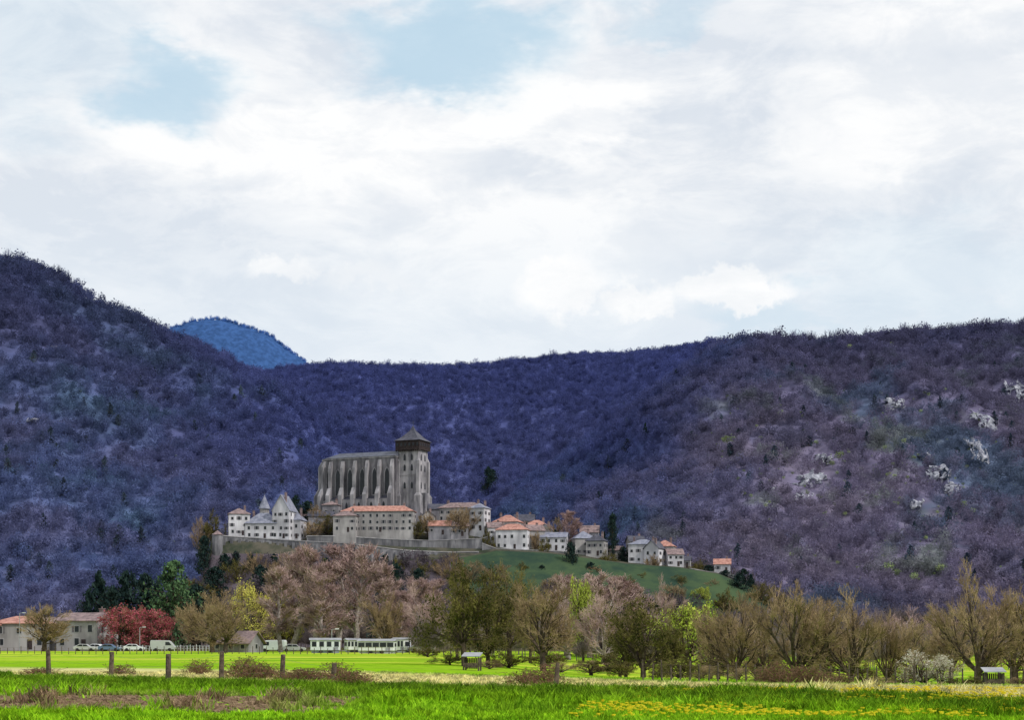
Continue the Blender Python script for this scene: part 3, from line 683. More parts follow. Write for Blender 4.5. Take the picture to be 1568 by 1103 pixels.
# ================= HOUSES
def house(name,px,pyb,D,w,d,h,rh,rot=0,wall=plG,roof=tileB,style='gable',rows=2,cols=3,chim=1,ax='x',door=True,shutters=True,found=5,ws=(.95,1.4)):
    e=empty(name,(X(px,D),D,Z(pyb,D)),math.radians(rot))
    b=MB();a,c=w/2,d/2
    b.box(-a,a,-c,c,-found,h)
    if style=='gable':
        if ax=='x':
            for s_ in (-1,1): b.add([(s_*a,-c,h),(s_*a,c,h),(s_*a,0,h+rh)],[(0,1,2)])
        else:
            for s_ in (-1,1): b.add([(-a,s_*c,h),(a,s_*c,h),(0,s_*c,h+rh)],[(0,1,2)])
    b.obj('walls',[wall],e)
    b=MB();o=.45;th=.18
    if style=='gable':
        A,Cc=(a,c) if ax=='x' else (c,a)
        k=rh/Cc;ze=h-o*k
        for s_ in (-1,1):
            pts=[(-A-o,s_*(Cc+o),ze+.02),(A+o,s_*(Cc+o),ze+.02),(A+o,0,h+rh+.02),(-A-o,0,h+rh+.02)]
            pts+= [(x,y,z+th) for x,y,z in pts]
            if ax!='x': pts=[(-y,x,z) for x,y,z in pts]
            b.add(pts,[(0,1,2,3),(7,6,5,4),(0,4,5,1),(1,5,6,2),(3,2,6,7),(0,3,7,4)])
    else:
        A,Cc=a+o,c+o;rl=max(A-Cc,0.05) if A>=Cc else .05;rw=max(Cc-A,0)
        b.box(-A,A,-Cc,Cc,h+.003,h+.15)
        vs=[(-A,-Cc,h+.15),(A,-Cc,h+.15),(A,Cc,h+.15),(-A,Cc,h+.15),(-rl,-rw,h+rh),(rl,-rw,h+rh),(rl,rw,h+rh),(-rl,rw,h+rh)]
        b.add(vs,[(0,1,5,4),(1,2,6,5),(2,3,7,6),(3,0,4,7),(4,5,6,7)])
    b.obj('roof',[roof],e)
    bw=MB();bf=MB();bs_=MB()
    def openings(n,L,tr):
        for r_ in range(rows):
            z0=.9+r_*(h-.5)/rows if rows>1 else h*.35
            for i in range(n):
                if R.random()<.1: continue
                u=-L/2+L*(i+.5)/n+R.uniform(-.2,.2);wh=ws[1]*R.uniform(.75,1.05)
                tr(bf,u-ws[0]/2-.14,u+ws[0]/2+.14,z0-.14,z0+wh+.14,.04);tr(bw,u-ws[0]/2,u+ws[0]/2,z0,z0+wh,.07)
                if shutters and R.random()<.5:
                    tr(bs_,u-ws[0]/2-.60,u-ws[0]/2-.15,z0,z0+wh,.06);tr(bs_,u+ws[0]/2+.15,u+ws[0]/2+.60,z0,z0+wh,.06)
    openings(cols,w,lambda m,u0,u1,z0,z1,t_:m.box(u0,u1,-c-t_,-c+.01,z0,z1))
    ns=max(1,int(d/4))
    openings(ns,d,lambda m,u0,u1,z0,z1,t_:m.box(a-.01,a+t_,u0,u1,z0,z1))
    openings(ns,d,lambda m,u0,u1,z0,z1,t_:m.box(-a-t_,-a+.01,u0,u1,z0,z1))
    bf.obj('window_surrounds',[trimm],e);bw.obj('windows',[glass],e)
    if shutters: bs_.obj('shutters',[shut],e)
    if door:
        b=MB();u=w/cols*.5 if cols>1 else 0
        b.box(u-.5,u+.5,-c-.09,-c+.01,0,2.1);b.obj('door',[timber],e)
    if chim:
        b=MB()
        for i in range(chim):
            x=(-.35+.7*i/max(chim-1,1))*w if chim>1 else .28*w
            yv=.15*d
            if ax!='x': x,yv=.2*w,(-.3+.6*i)*d
            b.box(x-.45,x+.45,yv-.35,yv+.35,h,h+rh+.9);b.box(x-.55,x+.55,yv-.45,yv+.45,h+rh+.9,h+rh+1.08)
            b.cyl((x,yv,h+rh+1.08),(x,yv,h+rh+1.5),.16,.13,8)
        b.obj('chimney',[tileB],e)
    return e
VH=[('village_house',366,821,690,9.2,9,9.2,3,12,plW,tileB,'hip',3,3,1,'x'),
('manor_house',404,826,690,14,10,6.5,5.0,-6,plW,slateL,'hip',2,4,2,'x'),
('manor_house',436,826,688,8,9,12.5,6.5,-14,plW,slateL,'gable',4,3,1,'y'),
('village_house',453,826,692,7,9,8.0,4.5,-10,plW,slateL,'hip',2,2,1,'x'),
('stone_barn',492,812,702,11,8,6,2.2,4,plG,slate,'gable',2,2,0,'x'),
('stone_house',508,802,708,7,7,8,2,-8,plG,tileB,'hip',2,2,1,'x'),
('stone_house',478,808,706,7,7,5,2.4,-14,plC,tileB,'gable',2,2,1,'x'),
('cloister_house',580,816,694,32,9,9.0,2.8,-5,plC,tile,'hip',3,11,3,'x'),
('village_house',530,816,689,10,8,7,2.5,-5,plC,tileB,'hip',2,3,1,'x'),
('stone_house',675,808,708,11,8,8.0,2.4,6,plG,slate,'gable',2,3,1,'x'),
('stone_house',654,812,702,6,7,6.0,2.2,10,plC,slate,'gable',2,2,1,'y'),
('canons_house',708,810,706,20,9,9.0,2.8,-14,plC,tileB,'hip',3,6,2,'x'),
('village_house',735,814,700,7,8,10,2.5,-20,plW,slateL,'hip',3,2,1,'x'),
('cottage',674,820,692,9.5,7,4.0,2.3,-4,plG,tile,'gable',1,3,0,'x'),
('cottage',702,822,692,8,6,4.5,1.6,10,plG,tileB,'gable',1,3,1,'x'),
('village_house',778,840,704,11,9,11.5,3.4,-18,plC,tile,'hip',3,3,2,'x'),
('village_house',757,842,694,6.5,8,9.5,2.4,8,plW,tileB,'gable',3,2,1,'x'),
('village_house',786,842,690,14,9,8.3,3.0,-10,plW,tile,'hip',2,5,2,'x'),
('village_house',803,836,712,9,8,11,3.0,-4,plC,slate,'gable',3,3,1,'x'),
('village_house',815,843,696,9,9,8.5,2.6,14,plC,tileB,'gable',2,3,1,'x'),
('village_house',822,838,706,10,8,9.5,2.6,-8,plG,tile,'hip',2,3,1,'x'),
('village_house',838,840,702,7,7,8,2.6,-20,plW,tileB,'gable',2,2,1,'y'),
('village_house',848,844,694,12,8,5.8,2.2,-8,plW,slateL,'gable',2,4,1,'x'),
('village_house',893,851,694,9,8,7.2,3.4,10,plC,slateL,'hip',2,3,1,'x'),
('village_house',914,852,690,8,8,6.4,3.2,-16,plC,slate,'hip',2,3,1,'x'),
('village_house',903,848,704,8,7,9.4,3.0,-6,plG,tileB,'gable',3,3,1,'x'),
('village_house',985,863,690,12,9,8.0,2.4,-12,plW,slateL,'hip',2,4,2,'x'),
('village_house',973,860,700,7,7,8.8,2.4,10,plC,slate,'gable',3,2,1,'x'),
('village_house',1003,865,686,7,8,7.0,3.2,-30,plW,slate,'gable',2,2,1,'y'),
('village_house',1018,866,692,9,8,8.0,3,-14,plC,tile,'hip',2,3,1,'x'),
('village_house',1032,868,686,7,7,5.2,2.4,8,plW,tileB,'gable',2,3,0,'x'),
('cottage',1048,871,688,5.5,6,3.4,1.8,-10,plC,slate,'gable',1,2,1,'x'),
('cottage',1106,877,688,7,6,3.6,2.2,-8,plW,tile,'gable',1,2,1,'x'),
('cottage',944,857,700,6,6,4.0,1.8,-8,plC,tileB,'gable',1,2,0,'x')]
for v in VH:
    nm,px,pyb,D,w_,d_,h_,rh_,rt_,wl,rf,stl,rw_,cl_,ch_,ax_=v
    house(nm,px,pyb,D,w_,d_,h_,rh_,rt_,wl,rf,stl,rw_,cl_,ch_,ax_)
e=empty('stone_turret',(X(405,696),696,Z(800,696)))
b=MB();cp=lambda r_,n=12:[(r_*math.cos(2*math.pi*i/n),r_*math.sin(2*math.pi*i/n)) for i in range(n)]
b.prism(cp(2.1),-8,5.8);b.obj('walls',[plC],e)
b=MB();b.cone(cp(2.7),5.8,(0,0,12.2));b.cyl((0,0,12),(0,0,13.4),.07,.03,5);b.obj('conical_roof',[slateL],e)
b=MB();b.box(-.4,.4,-2.2,-2.0,2.5,4);b.obj('windows',[glass],e)
def wallrun(name,pts,th,mat,butt=0,cap=True,foot=4):
    e=empty(name,(0,0,0));b=MB();c_=MB()
    for (xa,ya,za,ba),(xb,yb,zb_,bb) in zip(pts[:-1],pts[1:]):
        dx,dy=xb-xa,yb-ya;L=math.hypot(dx,dy);nx,ny=-dy/L*th/2,dx/L*th/2
        vs=[(xa-nx,ya-ny,ba-foot),(xb-nx,yb-ny,bb-foot),(xb+nx,yb+ny,bb-foot),(xa+nx,ya+ny,ba-foot),(xa-nx,ya-ny,za),(xb-nx,yb-ny,zb_),(xb+nx,yb+ny,zb_),(xa+nx,ya+ny,za)]
        F_=[(3,2,1,0),(4,5,6,7),(0,1,5,4),(1,2,6,5),(2,3,7,6),(3,0,4,7)]
        b.add(vs,F_)
        k=1.35
        if cap:
            vs=[(xa-nx*k,ya-ny*k,za+.004),(xb-nx*k,yb-ny*k,zb_+.004),(xb+nx*k,yb+ny*k,zb_+.004),(xa+nx*k,ya+ny*k,za+.004)]
            vs+=[(x,y,z+.35) for x,y,z in vs];c_.add(vs,F_)
        if butt: 
            mxp,myp=(xa+xb)/2-nx*1.5,(ya+yb)/2-ny*1.5;zt=(za+zb_)/2-.8
            b.box(mxp-.6,mxp+.6,myp-.8,myp+.5,min(ba,bb)-4,zt)
    b.obj('masonry',[mat],e)
    if cap: c_.obj('coping',[stoneL],e)
pts=[]
for px in range(325,740,12):
    D=678+4*math.sin(px*.02)
    tp=np.interp(px,[325,345,450,530,620,690,740],[819,822,829,833,844,847,846])
    pts.append((X(px,D),D,Z(tp,D),Z(fr(px)+2,D)))
wallrun('rampart_wall',pts,1.4,wallst,1)
for PT,th_,dd in ((((470,822),(520,822),(600,827),(660,829),(735,826),(752,822)),1.0,686),(((738,833),(760,841),(800,843),(868,846)),.8,684),(((1055,871),(1080,876),(1120,881),(1150,891)),.6,680)):
    wallrun('terrace_wall',[(X(px,dd),dd,Z(tp,dd),Z(tp+9,dd)) for px,tp in PT],th_,wallst,0)
e=empty('corner_bastion',(X(333,676),676,Z(848,676)));b=MB();b.prism(cp(2.4,10),-6,8.0,0,top=cp(2.2,10));b.obj('masonry',[wallst],e)
b=MB();b.cone(cp(2.6,10),8.0,(0,0,10.0));b.obj('roof',[tileB],e)
# ================= TREES
lib={}
def T(key,*a,**k):
    lib[key]=tree_mesh(key,*a,**k)
for k_,s_,kd_ in (('br1',1,'round'),('br2',2,'round'),('br3',3,'oak'),('br4',15,'round')):
    T(k_,s_,kd_,[bark,tw_br,bud_br],leaf=1,leafsize=.006,twigs=2,clump=.025,tipsel=.6)
T('ol1',4,'oak',[bark,tw_ol,lf_ol],leaf=2,leafsize=.009,twigs=1,clump=.02,tipsel=.8)
for k_,s_ in (('po1',5),('po2',6),('po3',16)):
    T(k_,s_,'poplar',[barkP,tw_pk,bud_pk],leaf=1,leafsize=.005,twigs=2,clump=.02,twiglen=.045,tipsel=.5,twr=.0022)
T('pk1',7,'round',[barkP,tw_pk,bud_pk],leaf=1,leafsize=.006,twigs=2,clump=.025,tipsel=.5,twr=.0022)
T('iv1',8,'oak',[bark,tw_ol,lf_dk],leaf=4,leafsize=.013,twigs=1,clump=.022,tipsel=.7)
T('iv2',9,'round',[bark,tw_ol,lf_dk],leaf=4,leafsize=.013,twigs=1,clump=.022,tipsel=.65)
T('ye1',10,'round',[bark,tw_br,lf_ye],leaf=4,leafsize=.011,twigs=1,clump=.022,tipsel=.8)
T('yg1',12,'oak',[bark,tw_ol,lf_yg],leaf=4,leafsize=.012,twigs=1,clump=.022,tipsel=.8)
T('rd1',13,'oak',[bark,tw_br,lf_rd],leaf=4,leafsize=.014,twigs=1,clump=.022,tipsel=.9)
T('wh1',14,'round',[bark,tw_br,lf_wh],leaf=4,leafsize=.010,twigs=1,clump=.02,tipsel=.8)
lib['co1']=conifer_mesh('co1',1,[bark,lf_ev]);lib['co2']=conifer_mesh('co2',2,[bark,lf_ev],power=.5,rough=.35)
lib['pi1']=conifer_mesh('pi1',3,[bark,lf_pn],n=3500,power=.55,rough=.35,leafsize=.026)
lib['cy1']=conifer_mesh('cy1',4,[bark,lf_ev],power=.35,rough=.15)
names=dict(br='bare_tree',ol='budding_tree',po='bare_poplar',pk='bare_tree',iv='ivy_clad_tree',ye='willow_tree',yg='young_leaf_tree',rd='red_leaf_tree',wh='blossom_tree',co='evergreen_tree',pi='pine_tree',cy='cypress_tree')
def tree(key,px,top,D,wpx,base=None):
    x=X(px,D);z=gzf(x,D) if base is None else Z(base,D)
    H_=Z(top,D)-z;wd=wpx*D/F
    return addobj(names[key[:2]],lib[key],(x,D,z-.05),R.random()*6.283,(wd,wd,H_))
TL=[('co1',152,878,390,60),('co2',192,878,395,62),('co2',222,882,400,64),('pi1',266,862,360,92),('co2',300,898,420,64),('co2',172,902,385,52),('co1',242,893,395,52),('co2',135,905,388,40),
('br3',68,930,300,70),('br1',325,908,270,85),('br2',300,930,330,60),('br3',345,925,260,60),
('rd1',188,932,325,70),('rd1',238,934,330,62),('rd1',213,948,328,44),
('ye1',386,896,300,68),('ye1',430,909,310,62),('br1',410,930,345,50),
('po1',448,845,305,66),('po2',480,842,300,66),('po3',516,838,310,68),('po2',549,840,300,72),('po1',576,868,290,56),('po3',430,872,280,50),('po3',500,880,275,56),
('cy1',604,866,300,36),('co2',588,890,345,50),('br2',590,915,268,56),('po2',640,888,290,58),('po3',664,890,300,58),('pk1',650,910,270,66),('po1',622,908,275,48),
('iv1',712,876,120,112),('iv2',747,880,126,84),('ol1',780,874,150,90),('ol1',700,890,150,60),
('br3',832,900,120,96),('ol1',812,888,170,70),('po1',868,884,260,66),('po2',903,882,255,66),('po3',940,886,260,66),('pk1',870,900,230,76),('yg1',893,890,215,40),('po2',970,895,270,54),('pk1',925,905,210,80),
('iv2',985,922,108,98),('iv1',958,948,110,56),('iv1',1030,955,116,50),('yg1',1056,926,150,88),('pk1',1010,900,300,70),
('br1',1130,912,110,108),('br2',1215,903,106,132),('br4',1303,914,106,116),('br2',1356,945,112,72),('br3',1262,925,122,84),('br4',1168,925,124,84),('br2',1088,938,140,66),
('br4',1498,878,96,124),('br3',1555,905,102,104),('br1',1610,900,104,120),('br3',1455,940,130,76),('br1',1400,952,180,74),('pk1',1380,940,260,80),('pk1',1430,938,260,80),
('wh1',1412,998,90,76),('wh1',1440,1004,88,46)]
for a in TL: tree(*a)
for px,top,D,wd,k in [(1188,1018,82,62,'br3'),(1218,1030,80,56,'br1'),(1170,1028,84,40,'iv1'),(1240,1034,86,60,'br2'),(1285,1035,90,60,'iv1'),(1345,1036,88,50,'br3'),(1040,1008,100,60,'iv1'),(1010,1018,104,50,'iv2'),(1075,1018,102,44,'br3'),(950,1010,106,60,'iv1'),(905,1012,112,60,'br3'),(780,1000,125,60,'iv2'),(690,1000,125,60,'iv1'),(655,990,180,50,'iv2'),(860,1012,118,50,'br1'),(1480,1035,84,60,'iv1'),(1560,1035,84,60,'br3'),(1130,1022,100,40,'br3'),(750,1010,112,46,'br3'),(1320,1015,130,70,'iv1'),(1250,1012,140,80,'iv1'),(1160,1010,140,70,'iv2'),(1100,1008,140,70,'iv1'),(840,998,150,80,'iv1'),(930,1000,150,80,'iv2'),(1385,1022,120,60,'iv1')]:
    x=X(px,D);z=gzf(x,D);addobj('shrub',lib[k],(x,D,z-.1),R.random()*6,(wd*D/F,wd*D/F*.8,Z(top,D)-z))
for k,px,top,base,D,wd in [('cy1',874,832,888,668,24),('co2',905,862,890,664,26),('cy1',938,788,850,698,20),('co1',925,815,855,700,16),('co2',470,768,800,705,34),('co2',452,760,800,712,24),('co1',985,835,862,706,18),('po1',867,785,845,702,30),('br1',851,795,845,700,30),('br3',700,782,822,690,36),('br1',715,778,822,696,34),('br2',655,786,818,690,26),('iv2',500,790,820,696,30),('co2',850,812,842,697,14),('co2',955,838,862,694,22),('co2',1085,866,884,684,26),('co2',1110,874,892,680,30),('co2',1138,872,900,680,30),('co1',1150,880,905,676,18),('iv1',1070,860,878,690,22),('cy1',805,800,835,700,12),('co2',312,822,880,672,30),('iv1',325,788,845,700,36),('br1',308,795,860,700,30),('co2',345,850,905,664,34),('co2',580,868,920,650,40),('co2',612,872,915,650,34),('br1',485,775,812,700,26),('co1',560,790,822,700,14),('iv2',640,800,822,690,24),('co2',755,720,745,1300,20),('co2',748,716,760,1290,22),('co1',988,648,672,1480,12),('br1',395,850,915,660,50),('br2',430,856,920,655,46),('iv2',365,862,915,660,40),('iv1',500,862,920,655,44),('br2',465,858,920,652,48),('iv1',640,866,920,655,36),('br1',690,850,915,655,44),('co2',268,900,960,640,40),('pk1',545,858,915,658,50),('yg1',1075,900,925,648,24),('br2',820,815,846,690,16),('iv1',770,828,846,688,12),('iv2',1060,868,880,682,16),('iv2',1003,860,872,682,12),
 ('co2',400,868,930,650,46),('iv1',440,872,930,648,50),('co2',330,870,930,650,50),('br1',720,862,905,650,50),('iv2',300,890,950,645,60),('co2',530,870,925,648,44),('br3',480,800,825,690,30),('iv1',745,812,846,686,18),('iv1',835,826,850,684,18),('br1',1000,850,876,680,24),('iv1',930,846,872,682,28),('br3',760,865,905,648,44),('iv1',700,868,915,648,44),('co2',1130,880,915,668,34),('iv2',1165,895,930,660,36),('iv1',1195,910,945,655,40),('br1',850,880,915,640,40),('iv1',960,888,925,640,44),('br3',1030,896,935,640,44),('iv1',1110,905,945,640,44),
 ('iv1',800,862,880,660,22),('br3',910,868,886,662,24),('co2',830,866,884,660,16),('iv2',1040,882,900,662,22),('iv1',985,878,894,664,20),('br1',1090,888,908,664,24),('co2',360,846,900,668,24),('co2',420,850,900,666,22),('iv2',560,862,910,660,36),('co2',500,856,905,664,24),('iv1',660,862,905,662,36),('co2',385,850,905,664,26),('iv1',610,856,890,668,30),('co2',640,872,915,645,30),('co2',410,876,925,642,36),('co2',590,850,880,672,20),('br2',250,915,965,640,50),('iv2',225,930,970,640,40)]:
    if D>1000: D=hit(px,base); 
    tree(k,px,top,D,wd,base+3)
# ================= FIELD FENCE
e=empty('wire_fence',(0,0,0))
posts=[(-30,1000,1038),(75,996,1040),(170,999,1040),(258,1002,1049),(339,998,1043),(432,1003,1043),(510,1016,1048)]
pp=[]
for i,(px,top,base) in enumerate(posts):
    D=CH*F/(base-HOR);x=X(px,D);z=gzf(x,D);hgt=Z(top,D)-z
    b=MB();l=R.uniform(-.07,.07)
    b.cyl((0,0,-.3),(l*.5,0,hgt*.5),.125,.115,7);b.cyl((l*.5,0,hgt*.5),(l,.02,hgt*.985),.115,.105,7);b.cyl((l,.02,hgt*.985),(l,.02,hgt),.105,.06,7)
    o=b.obj('post_%d'%i,[wood],e);o.location=(x,D,z);pp.append((x,D,z,hgt))
b=MB()
for a,c in zip(pp[:-1],pp[1:]):
    for f in (.35,.62,.88):
        p=[Vector((a[0]*(1-s)+c[0]*s,a[1]*(1-s)+c[1]*s-.1,(a[2]+a[3]*f)*(1-s)+(c[2]+c[3]*f)*s-.12*4*s*(1-s))) for s in (0,.25,.5,.75,1)]
        for q0,q1 in zip(p[:-1],p[1:]): b.cyl(q0,q1,.005,.005,4)
b.obj('wires',[wire],e)
x=X(850,58);b=MB();b.cyl((0,0,-.2),(.06,0,.5),.10,.10,7);b.cyl((.06,0,.5),(.1,0,1.0),.10,.07,7);o=b.obj('wooden_stake',[wood]);o.location=(x,58,gzf(x,58))
def picket(name,p0,p1,n,h,D0_,D1_,mat=wood,rail=True,r_=.05):
    e=empty(name,(0,0,0));b=MB();P=[]
    for i in range(n):
        s=i/(n-1);D=D0_*(1-s)+D1_*s;x=X(p0*(1-s)+p1*s,D);z=gzf(x,D);hh_=h*R.uniform(.8,1.15)
        b.cyl((x,D,z-.2),(x+R.uniform(-.05,.05),D,z+hh_),r_,r_*.8,6);P.append((x,D,z))
    b.obj('posts',[mat],e)
    b=MB()
    for a,c in zip(P[:-1],P[1:]):
        for f in (.45,.85): b.cyl((a[0],a[1]-.05,a[2]+h*f),(c[0],c[1]-.05,c[2]+h*f),.008 if not rail else .03,.008 if not rail else .03,4)
    b.obj('rails',[mat],e)
picket('post_fence',985,1400,30,1.0,80,86,rail=False)
picket('post_fence',1400,1640,14,1.0,86,84,rail=False)
picket('post_fence',-20,700,70,1.1,240,236,rail=False,r_=.07)
picket('white_railing',180,330,32,1.2,318,318,white,True,.07)
# ================= LEFT FARMHOUSE etc
house('farmhouse',36,995,335,12.0,9,5.4,1.7,8,plC,tile,'hip',2,3,1,'x',found=1)
house('farmhouse',88,995,345,10,9,5.2,1.7,4,plG,tileB,'gable',2,3,1,'x',found=1)
house('farmhouse',134,995,333,9.5,9,6.0,1.6,-14,plC,tileB,'gable',2,3,1,'x',found=1)
house('roadside_house',-40,995,330,11,9,5.0,2,5,plC,tile,'hip',2,3,1,'x',found=1)
house('low_barn',364,999,275,7.0,6,1.6,1.9,-16,plG,tileB,'gable',1,3,0,'x',found=1,shutters=False,door=False,ws=(.7,.8))
def mobile_home(px,D,w_,d_,h_,rot,glz=False):
    e=empty('mobile_home',(X(px,D),D,gzf(X(px,D),D)+.4),math.radians(rot));a,c=w_/2,d_/2
    b=MB();b.box(-a,a,-c,c,0,h_);b.obj('body',[white],e,bevel=.12)
    b=MB();b.add([(-a-.2,-c-.2,h_+.01),(a+.2,-c-.2,h_+.01),(a+.2,c+.2,h_+.01),(-a-.2,c+.2,h_+.01),(-a-.2,0,h_+.35),(a+.2,0,h_+.35)],[(0,1,5,4),(2,3,4,5),(0,4,3),(1,2,5),(3,2,1,0)]);b.obj('roof',[greym],e)
    b=MB();f=MB()
    n=5 if glz else 4
    for i in range(n):
        u=-a+w_*(i+.5)/n;ww=w_/n*(.42 if glz else .28)
        f.box(u-ww-.06,u+ww+.06,-c-.03,-c+.01,.6,h_-.2);b.box(u-ww,u+ww,-c-.05,-c+.01,.66,h_-.27)
    for s_ in (-1,1): b.box(s_*a-.04,s_*a+.04,-.7,.7,.7,h_-.35)
    b.obj('windows',[glass],e);f.obj('window_frames',[greym],e)
    b=MB()
    for x in (-a*.3,a*.3): b.cyl((x,-c+.25,-.1),(x,-c+.05,-.1),.3,.3,14)
    b.obj('wheels',[rubber],e)
    b=MB();b.box(-a+.2,a-.2,-c+.3,c-.3,-.4,-.003);b.box(a,a+1.1,-.08,.08,-.1,0);b.obj('chassis',[greym],e)
    b=MB();b.box(a*.55-.02,a*.55+.7,-c-.06,-c+.012,.03,.56);b.box(a*.5,a*.5+1,-c-.8,-c-.1,-.4,-.15);b.obj('door_step',[greym],e)
mobile_home(498,255,4.8,2.6,1.7,8);mobile_home(578,250,5.8,2.7,1.6,-6,True);mobile_home(614,262,2.6,2.3,1.8,-30);mobile_home(540,268,2.4,2.2,1.7,20)
def car(name,px,D,rot,paint,van=False):
    e=empty(name,(X(px,D),D,gzf(X(px,D),D)+.0),math.radians(rot))
    if van: pr=[(-2.4,.35),(2.3,.35),(2.45,.8),(2.2,1.15),(1.5,1.95),(1.1,2.15),(-2.3,2.2),(-2.45,1.9),(-2.45,.6)]
    else: pr=[(-2.1,.32),(2.1,.32),(2.18,.6),(2.0,.82),(1.05,.95),(.45,1.40),(-.95,1.46),(-1.75,1.02),(-2.12,.92),(-2.2,.6)]
    b=MB();b.xz(pr,-.85,.85);b.obj('body',[paint],e,bevel=.07)
    g=MB()
    for y0,y1 in ((-.875,-.845),(.845,.875)):
        if van: g.xz([(.55,1.2),(1.75,1.2),(1.3,1.85),(.55,1.85)],y0,y1)
        else:
            g.xz([(-.25,.98),(.85,.98),(.4,1.32),(-.25,1.35)],y0,y1);g.xz([(-1.5,1.0),(-.35,.98),(-.35,1.36),(-.9,1.36)],y0,y1)
    g.obj('windows',[glass],e)
    wl=MB()
    for x in (-1.35,1.35):
        for y0,y1 in ((-.9,-.68),(.68,.9)): wl.cyl((x,y0,.32),(x,y1,.32),.32,.32,14)
    wl.obj('wheels',[rubber],e)
    l=MB();l.box(2.05,2.2,-.75,-.45,.6,.75);l.box(2.05,2.2,.45,.75,.6,.75);l.obj('headlights',[white],e)
car('parked_car',130,312,5,carR);car('parked_car',150,316,-8,white);car('parked_van',418,290,175,white,True);car('parked_car',168,311,0,carB);car('parked_car',450,285,8,carR);car('parked_van',250,312,3,carR,True);car('parked_car',205,312,10,white);car('parked_car',645,262,10,carR)
def shed(px,D,w_,h_):
    x=X(px,D);e=empty('animal_shelter',(x,D,gzf(x,D)),math.radians(-8));a=w_/2
    b=MB()
    for sx in (-1,1):
        for sy in (-1,1): b.box(sx*a-.05,sx*a+.05,sy*.45-.05,sy*.45+.05,-.2,h_*.72)
    for i in range(7): b.box(-a+.06+i*(w_-.12)/7,-a+.04+(i+.9)*(w_-.12)/7,.4,.44,.1,h_*.68)
    for s_ in (-1,1):
        for i in range(4): b.box(s_*(a-.02)-.02,s_*(a-.02)+.02,-.4+i*.2,-.24+i*.2,.25,h_*.68)
    b.box(-a+.06,a-.06,-.49,-.46,.2,h_*.42);b.obj('timber_frame',[wood],e)
    b=MB();b.add([(-a-.12,-.65,h_*.76),(a+.12,-.65,h_*.76),(a+.12,.6,h_*.96),(-a-.12,.6,h_*.96),(-a-.12,-.65,h_*.80),(a+.12,-.65,h_*.80),(a+.12,.6,h_*1.0),(-a-.12,.6,h_*1.0)],[(3,2,1,0),(4,5,6,7),(0,1,5,4),(1,2,6,5),(2,3,7,6),(3,0,4,7)]);b.obj('metal_roof',[greym],e)
shed(723,104,1.0,1.2);shed(1521,80,.85,1.0)
def pole(name,px,top,D):
    x=X(px,D);e=empty(name,(x,D,gzf(x,D)));b=MB();h_=Z(top,D)-gzf(x,D);b.cyl((0,0,0),(0,0,h_),.09,.06,8);b.cyl((0,0,h_),(.8,0,h_+.15),.05,.04,6);b.obj('pole',[greym],e);b=MB();b.box(.6,1.2,-.15,.15,h_+.05,h_+.2);b.obj('lantern',[white],e)
pole('street_lamp',214,962,315);pole('street_lamp',508,965,262);pole('street_lamp',30,940,325)
# ================= GRASS
def clump(name,seed,n,h,sp,mat,wd=.012):
    rs=np.random.RandomState(seed);V=[];Fc=[]
    for i in range(n):
        a=rs.rand()*6.283;r_=sp*rs.rand()**.5;x,y=math.cos(a)*r_,math.sin(a)*r_;b_=rs.rand()*6.283
        hh_=h*(.5+.7*rs.rand());lx,ly=rs.normal()*.35*hh_,rs.normal()*.35*hh_;dx,dy=math.cos(b_)*wd,math.sin(b_)*wd
        o=len(V);V+=[(x-dx,y-dy,-.02),(x+dx,y+dy,-.02),(x+lx*.4+dx*.8,y+ly*.4+dy*.8,hh_*.6),(x+lx*.4-dx*.8,y+ly*.4-dy*.8,hh_*.6),(x+lx,y+ly,hh_),(x+lx*1.02,y+ly,hh_*.98)]
        Fc+=[(o,o+1,o+2,o+3),(o+3,o+2,o+5,o+4)]
    return npmesh(name,np.array(V),[np.array(Fc)],[mat])
g1=addobj('grass_tuft',clump('grass_a',1,26,.12,.16,mgrass),(X(600,50),50,gzf(X(600,50),50)))
g2=addobj('grass_tuft',clump('grass_b',2,26,.30,.20,mgrass,.014),(X(300,60),60,gzf(X(300,60),60)))
def gpts(n,y0,y1,fn=None,margin=1.15):
    y=np.sqrt(NR.rand(n)*(y1*y1-y0*y0)+y0*y0);x=(NR.rand(n)*2-1)*y*.327*margin
    if fn is not None:
        k=fn(x,y);x,y=x[k],y[k]
    return np.stack([x,y,gz(x,y)],1)
def notdirt(x,y):
    return ~((x<-4.5)&(y>37.5)&(y<49)&(NR.rand(len(x))<.93))
p=gpts(30000,32,90,lambda x,y:notdirt(x,y)&~((y+.76*x>57)&(NR.rand(len(x))<.7)));scatter('grass',p,NR.uniform(.6,1.3,len(p)),g1)
rough=lambda x,y:((y+.76*x>44)&(y+.76*x<56)&(vnoise(x*.4,y*.4,3)>.38))&notdirt(x,y)
p=gpts(34000,36,74,rough);scatter('rough_grass',p,NR.uniform(.5,1.25,len(p)),g2)
p=gpts(12000,32,60,lambda x,y:(vnoise(x*.5,y*.8,8)>.60)&notdirt(x,y));scatter('rough_grass',p,NR.uniform(.4,.9,len(p)),g2)
p=gpts(3000,36,56,lambda x,y:(vnoise(x*.9,y*1.1,28)>.80));scatter('grass_tussocks',p,NR.uniform(1.0,1.7,len(p)),g2)
ym=nmat('dandelion_yellow',(.75,.60,.02),(.85,.70,.05),5,diff=True)
b=MB();b.prism([(.035*math.cos(a),.035*math.sin(a)) for a in [i*math.pi/4 for i in range(8)]],.14,.165,0,top=[(.045*math.cos(a),.045*math.sin(a)) for a in [i*math.pi/4 for i in range(8)]]);b.cyl((0,0,0),(0,0,.14),.004,.004,4,1)
o=b.obj('dandelion',[ym,mgrass]);o.location=(3,44,gzf(3,44))
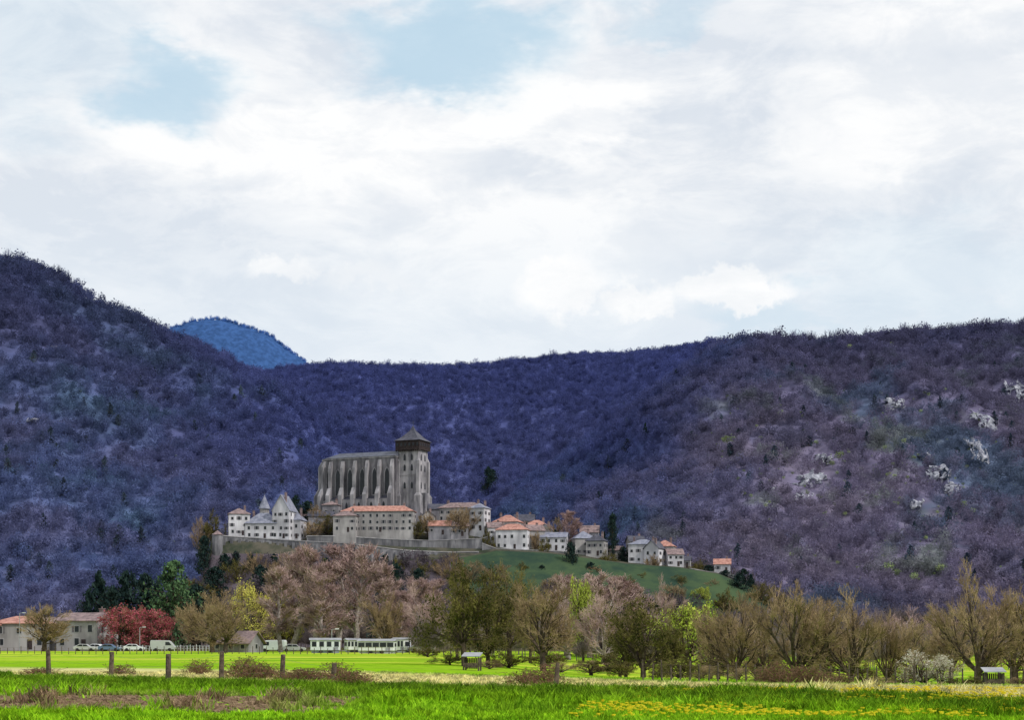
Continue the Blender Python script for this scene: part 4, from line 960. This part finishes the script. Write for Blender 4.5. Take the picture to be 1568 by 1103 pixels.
p=gpts(14000,34,62,lambda x,y:(x/y*F+784>860+60*NR.rand(len(x)))&(y<54)&(vnoise(x*.7,y*.7,6)>.35));scatter('dandelions',p,NR.uniform(.8,1.3,len(p)),o)
import bmesh
bm_=bmesh.new();bmesh.ops.create_icosphere(bm_,subdivisions=2,radius=.08)
for v in bm_.verts: v.co+=v.co*mnoise.noise(v.co*18)*.8;v.co.z*=.6
me=bpy.data.meshes.new('clod');bm_.to_mesh(me);bm_.free();me.materials.append(nmat('soil',(.12,.08,.05),(.28,.20,.13),3,diff=True))
o=addobj('soil_clod',me,(-9,44,gzf(-9,44)))
n=3500;x=NR.uniform(-17,-4.5,n);y=NR.uniform(38,49,n);scatter('soil_clods',np.stack([x,y,gz(x,y)],1),NR.uniform(.3,1.2,n),o)
bram=nmat('bramble_stems',(.10,.06,.04),(.24,.14,.09),3,diff=True);bl_=nmat('bramble_leaves',(.05,.10,.015),(.16,.20,.03),2,diff=True)
def bramble(px,D,wm,h):
    n=int(120*wm);P0=[];P1=[];
    for i in range(n):
        a=NR.normal()*wm*.26;y=NR.normal()*.35;k=math.exp(-(a/wm*2.2)**2)*NR.uniform(.4,1.2)
        s=np.array([a,y,0]);m_=s+np.array([NR.normal()*.15,NR.normal()*.15,h*k*.6]);q=m_+np.array([NR.normal()*.22,NR.normal()*.15,h*k*.5])
        r_=q+np.array([NR.normal()*.2,NR.normal()*.1,NR.normal()*.1*h])
        P0+=[s,m_,q];P1+=[m_,q,r_]
    V1,F1=tubes(P0,P1,np.full(len(P0),.011),np.full(len(P0),.006),3)
    Cn=np.array(P1)[::2];V2,F2=flecks(Cn+NR.normal(size=Cn.shape)*.05,.045)
    me=npmesh('bramble',np.concatenate([V1,V2]),[np.concatenate([F1,F2+len(V1)])],[bram,bl_],[0]*len(F1)+[1]*len(F2))
    x=X(px,D);addobj('bramble_bush',me,(x,D,gzf(x,D)))
for a in [(185,80,1.2,.45),(305,84,1.4,.6),(372,74,2.0,.8),(400,72,2.4,.6),(470,68,2.2,.5),(515,67,1.6,.7),(540,64,1.8,.5),(455,70,1.4,.4),(805,60,1.6,.6),(838,61,1.2,.7),(60,78,1.5,.3),(1190,76,2.2,.9),(1230,75,2.4,.7),(1270,77,2.5,.5)]: bramble(*a)
print('objects',len(bpy.data.objects))
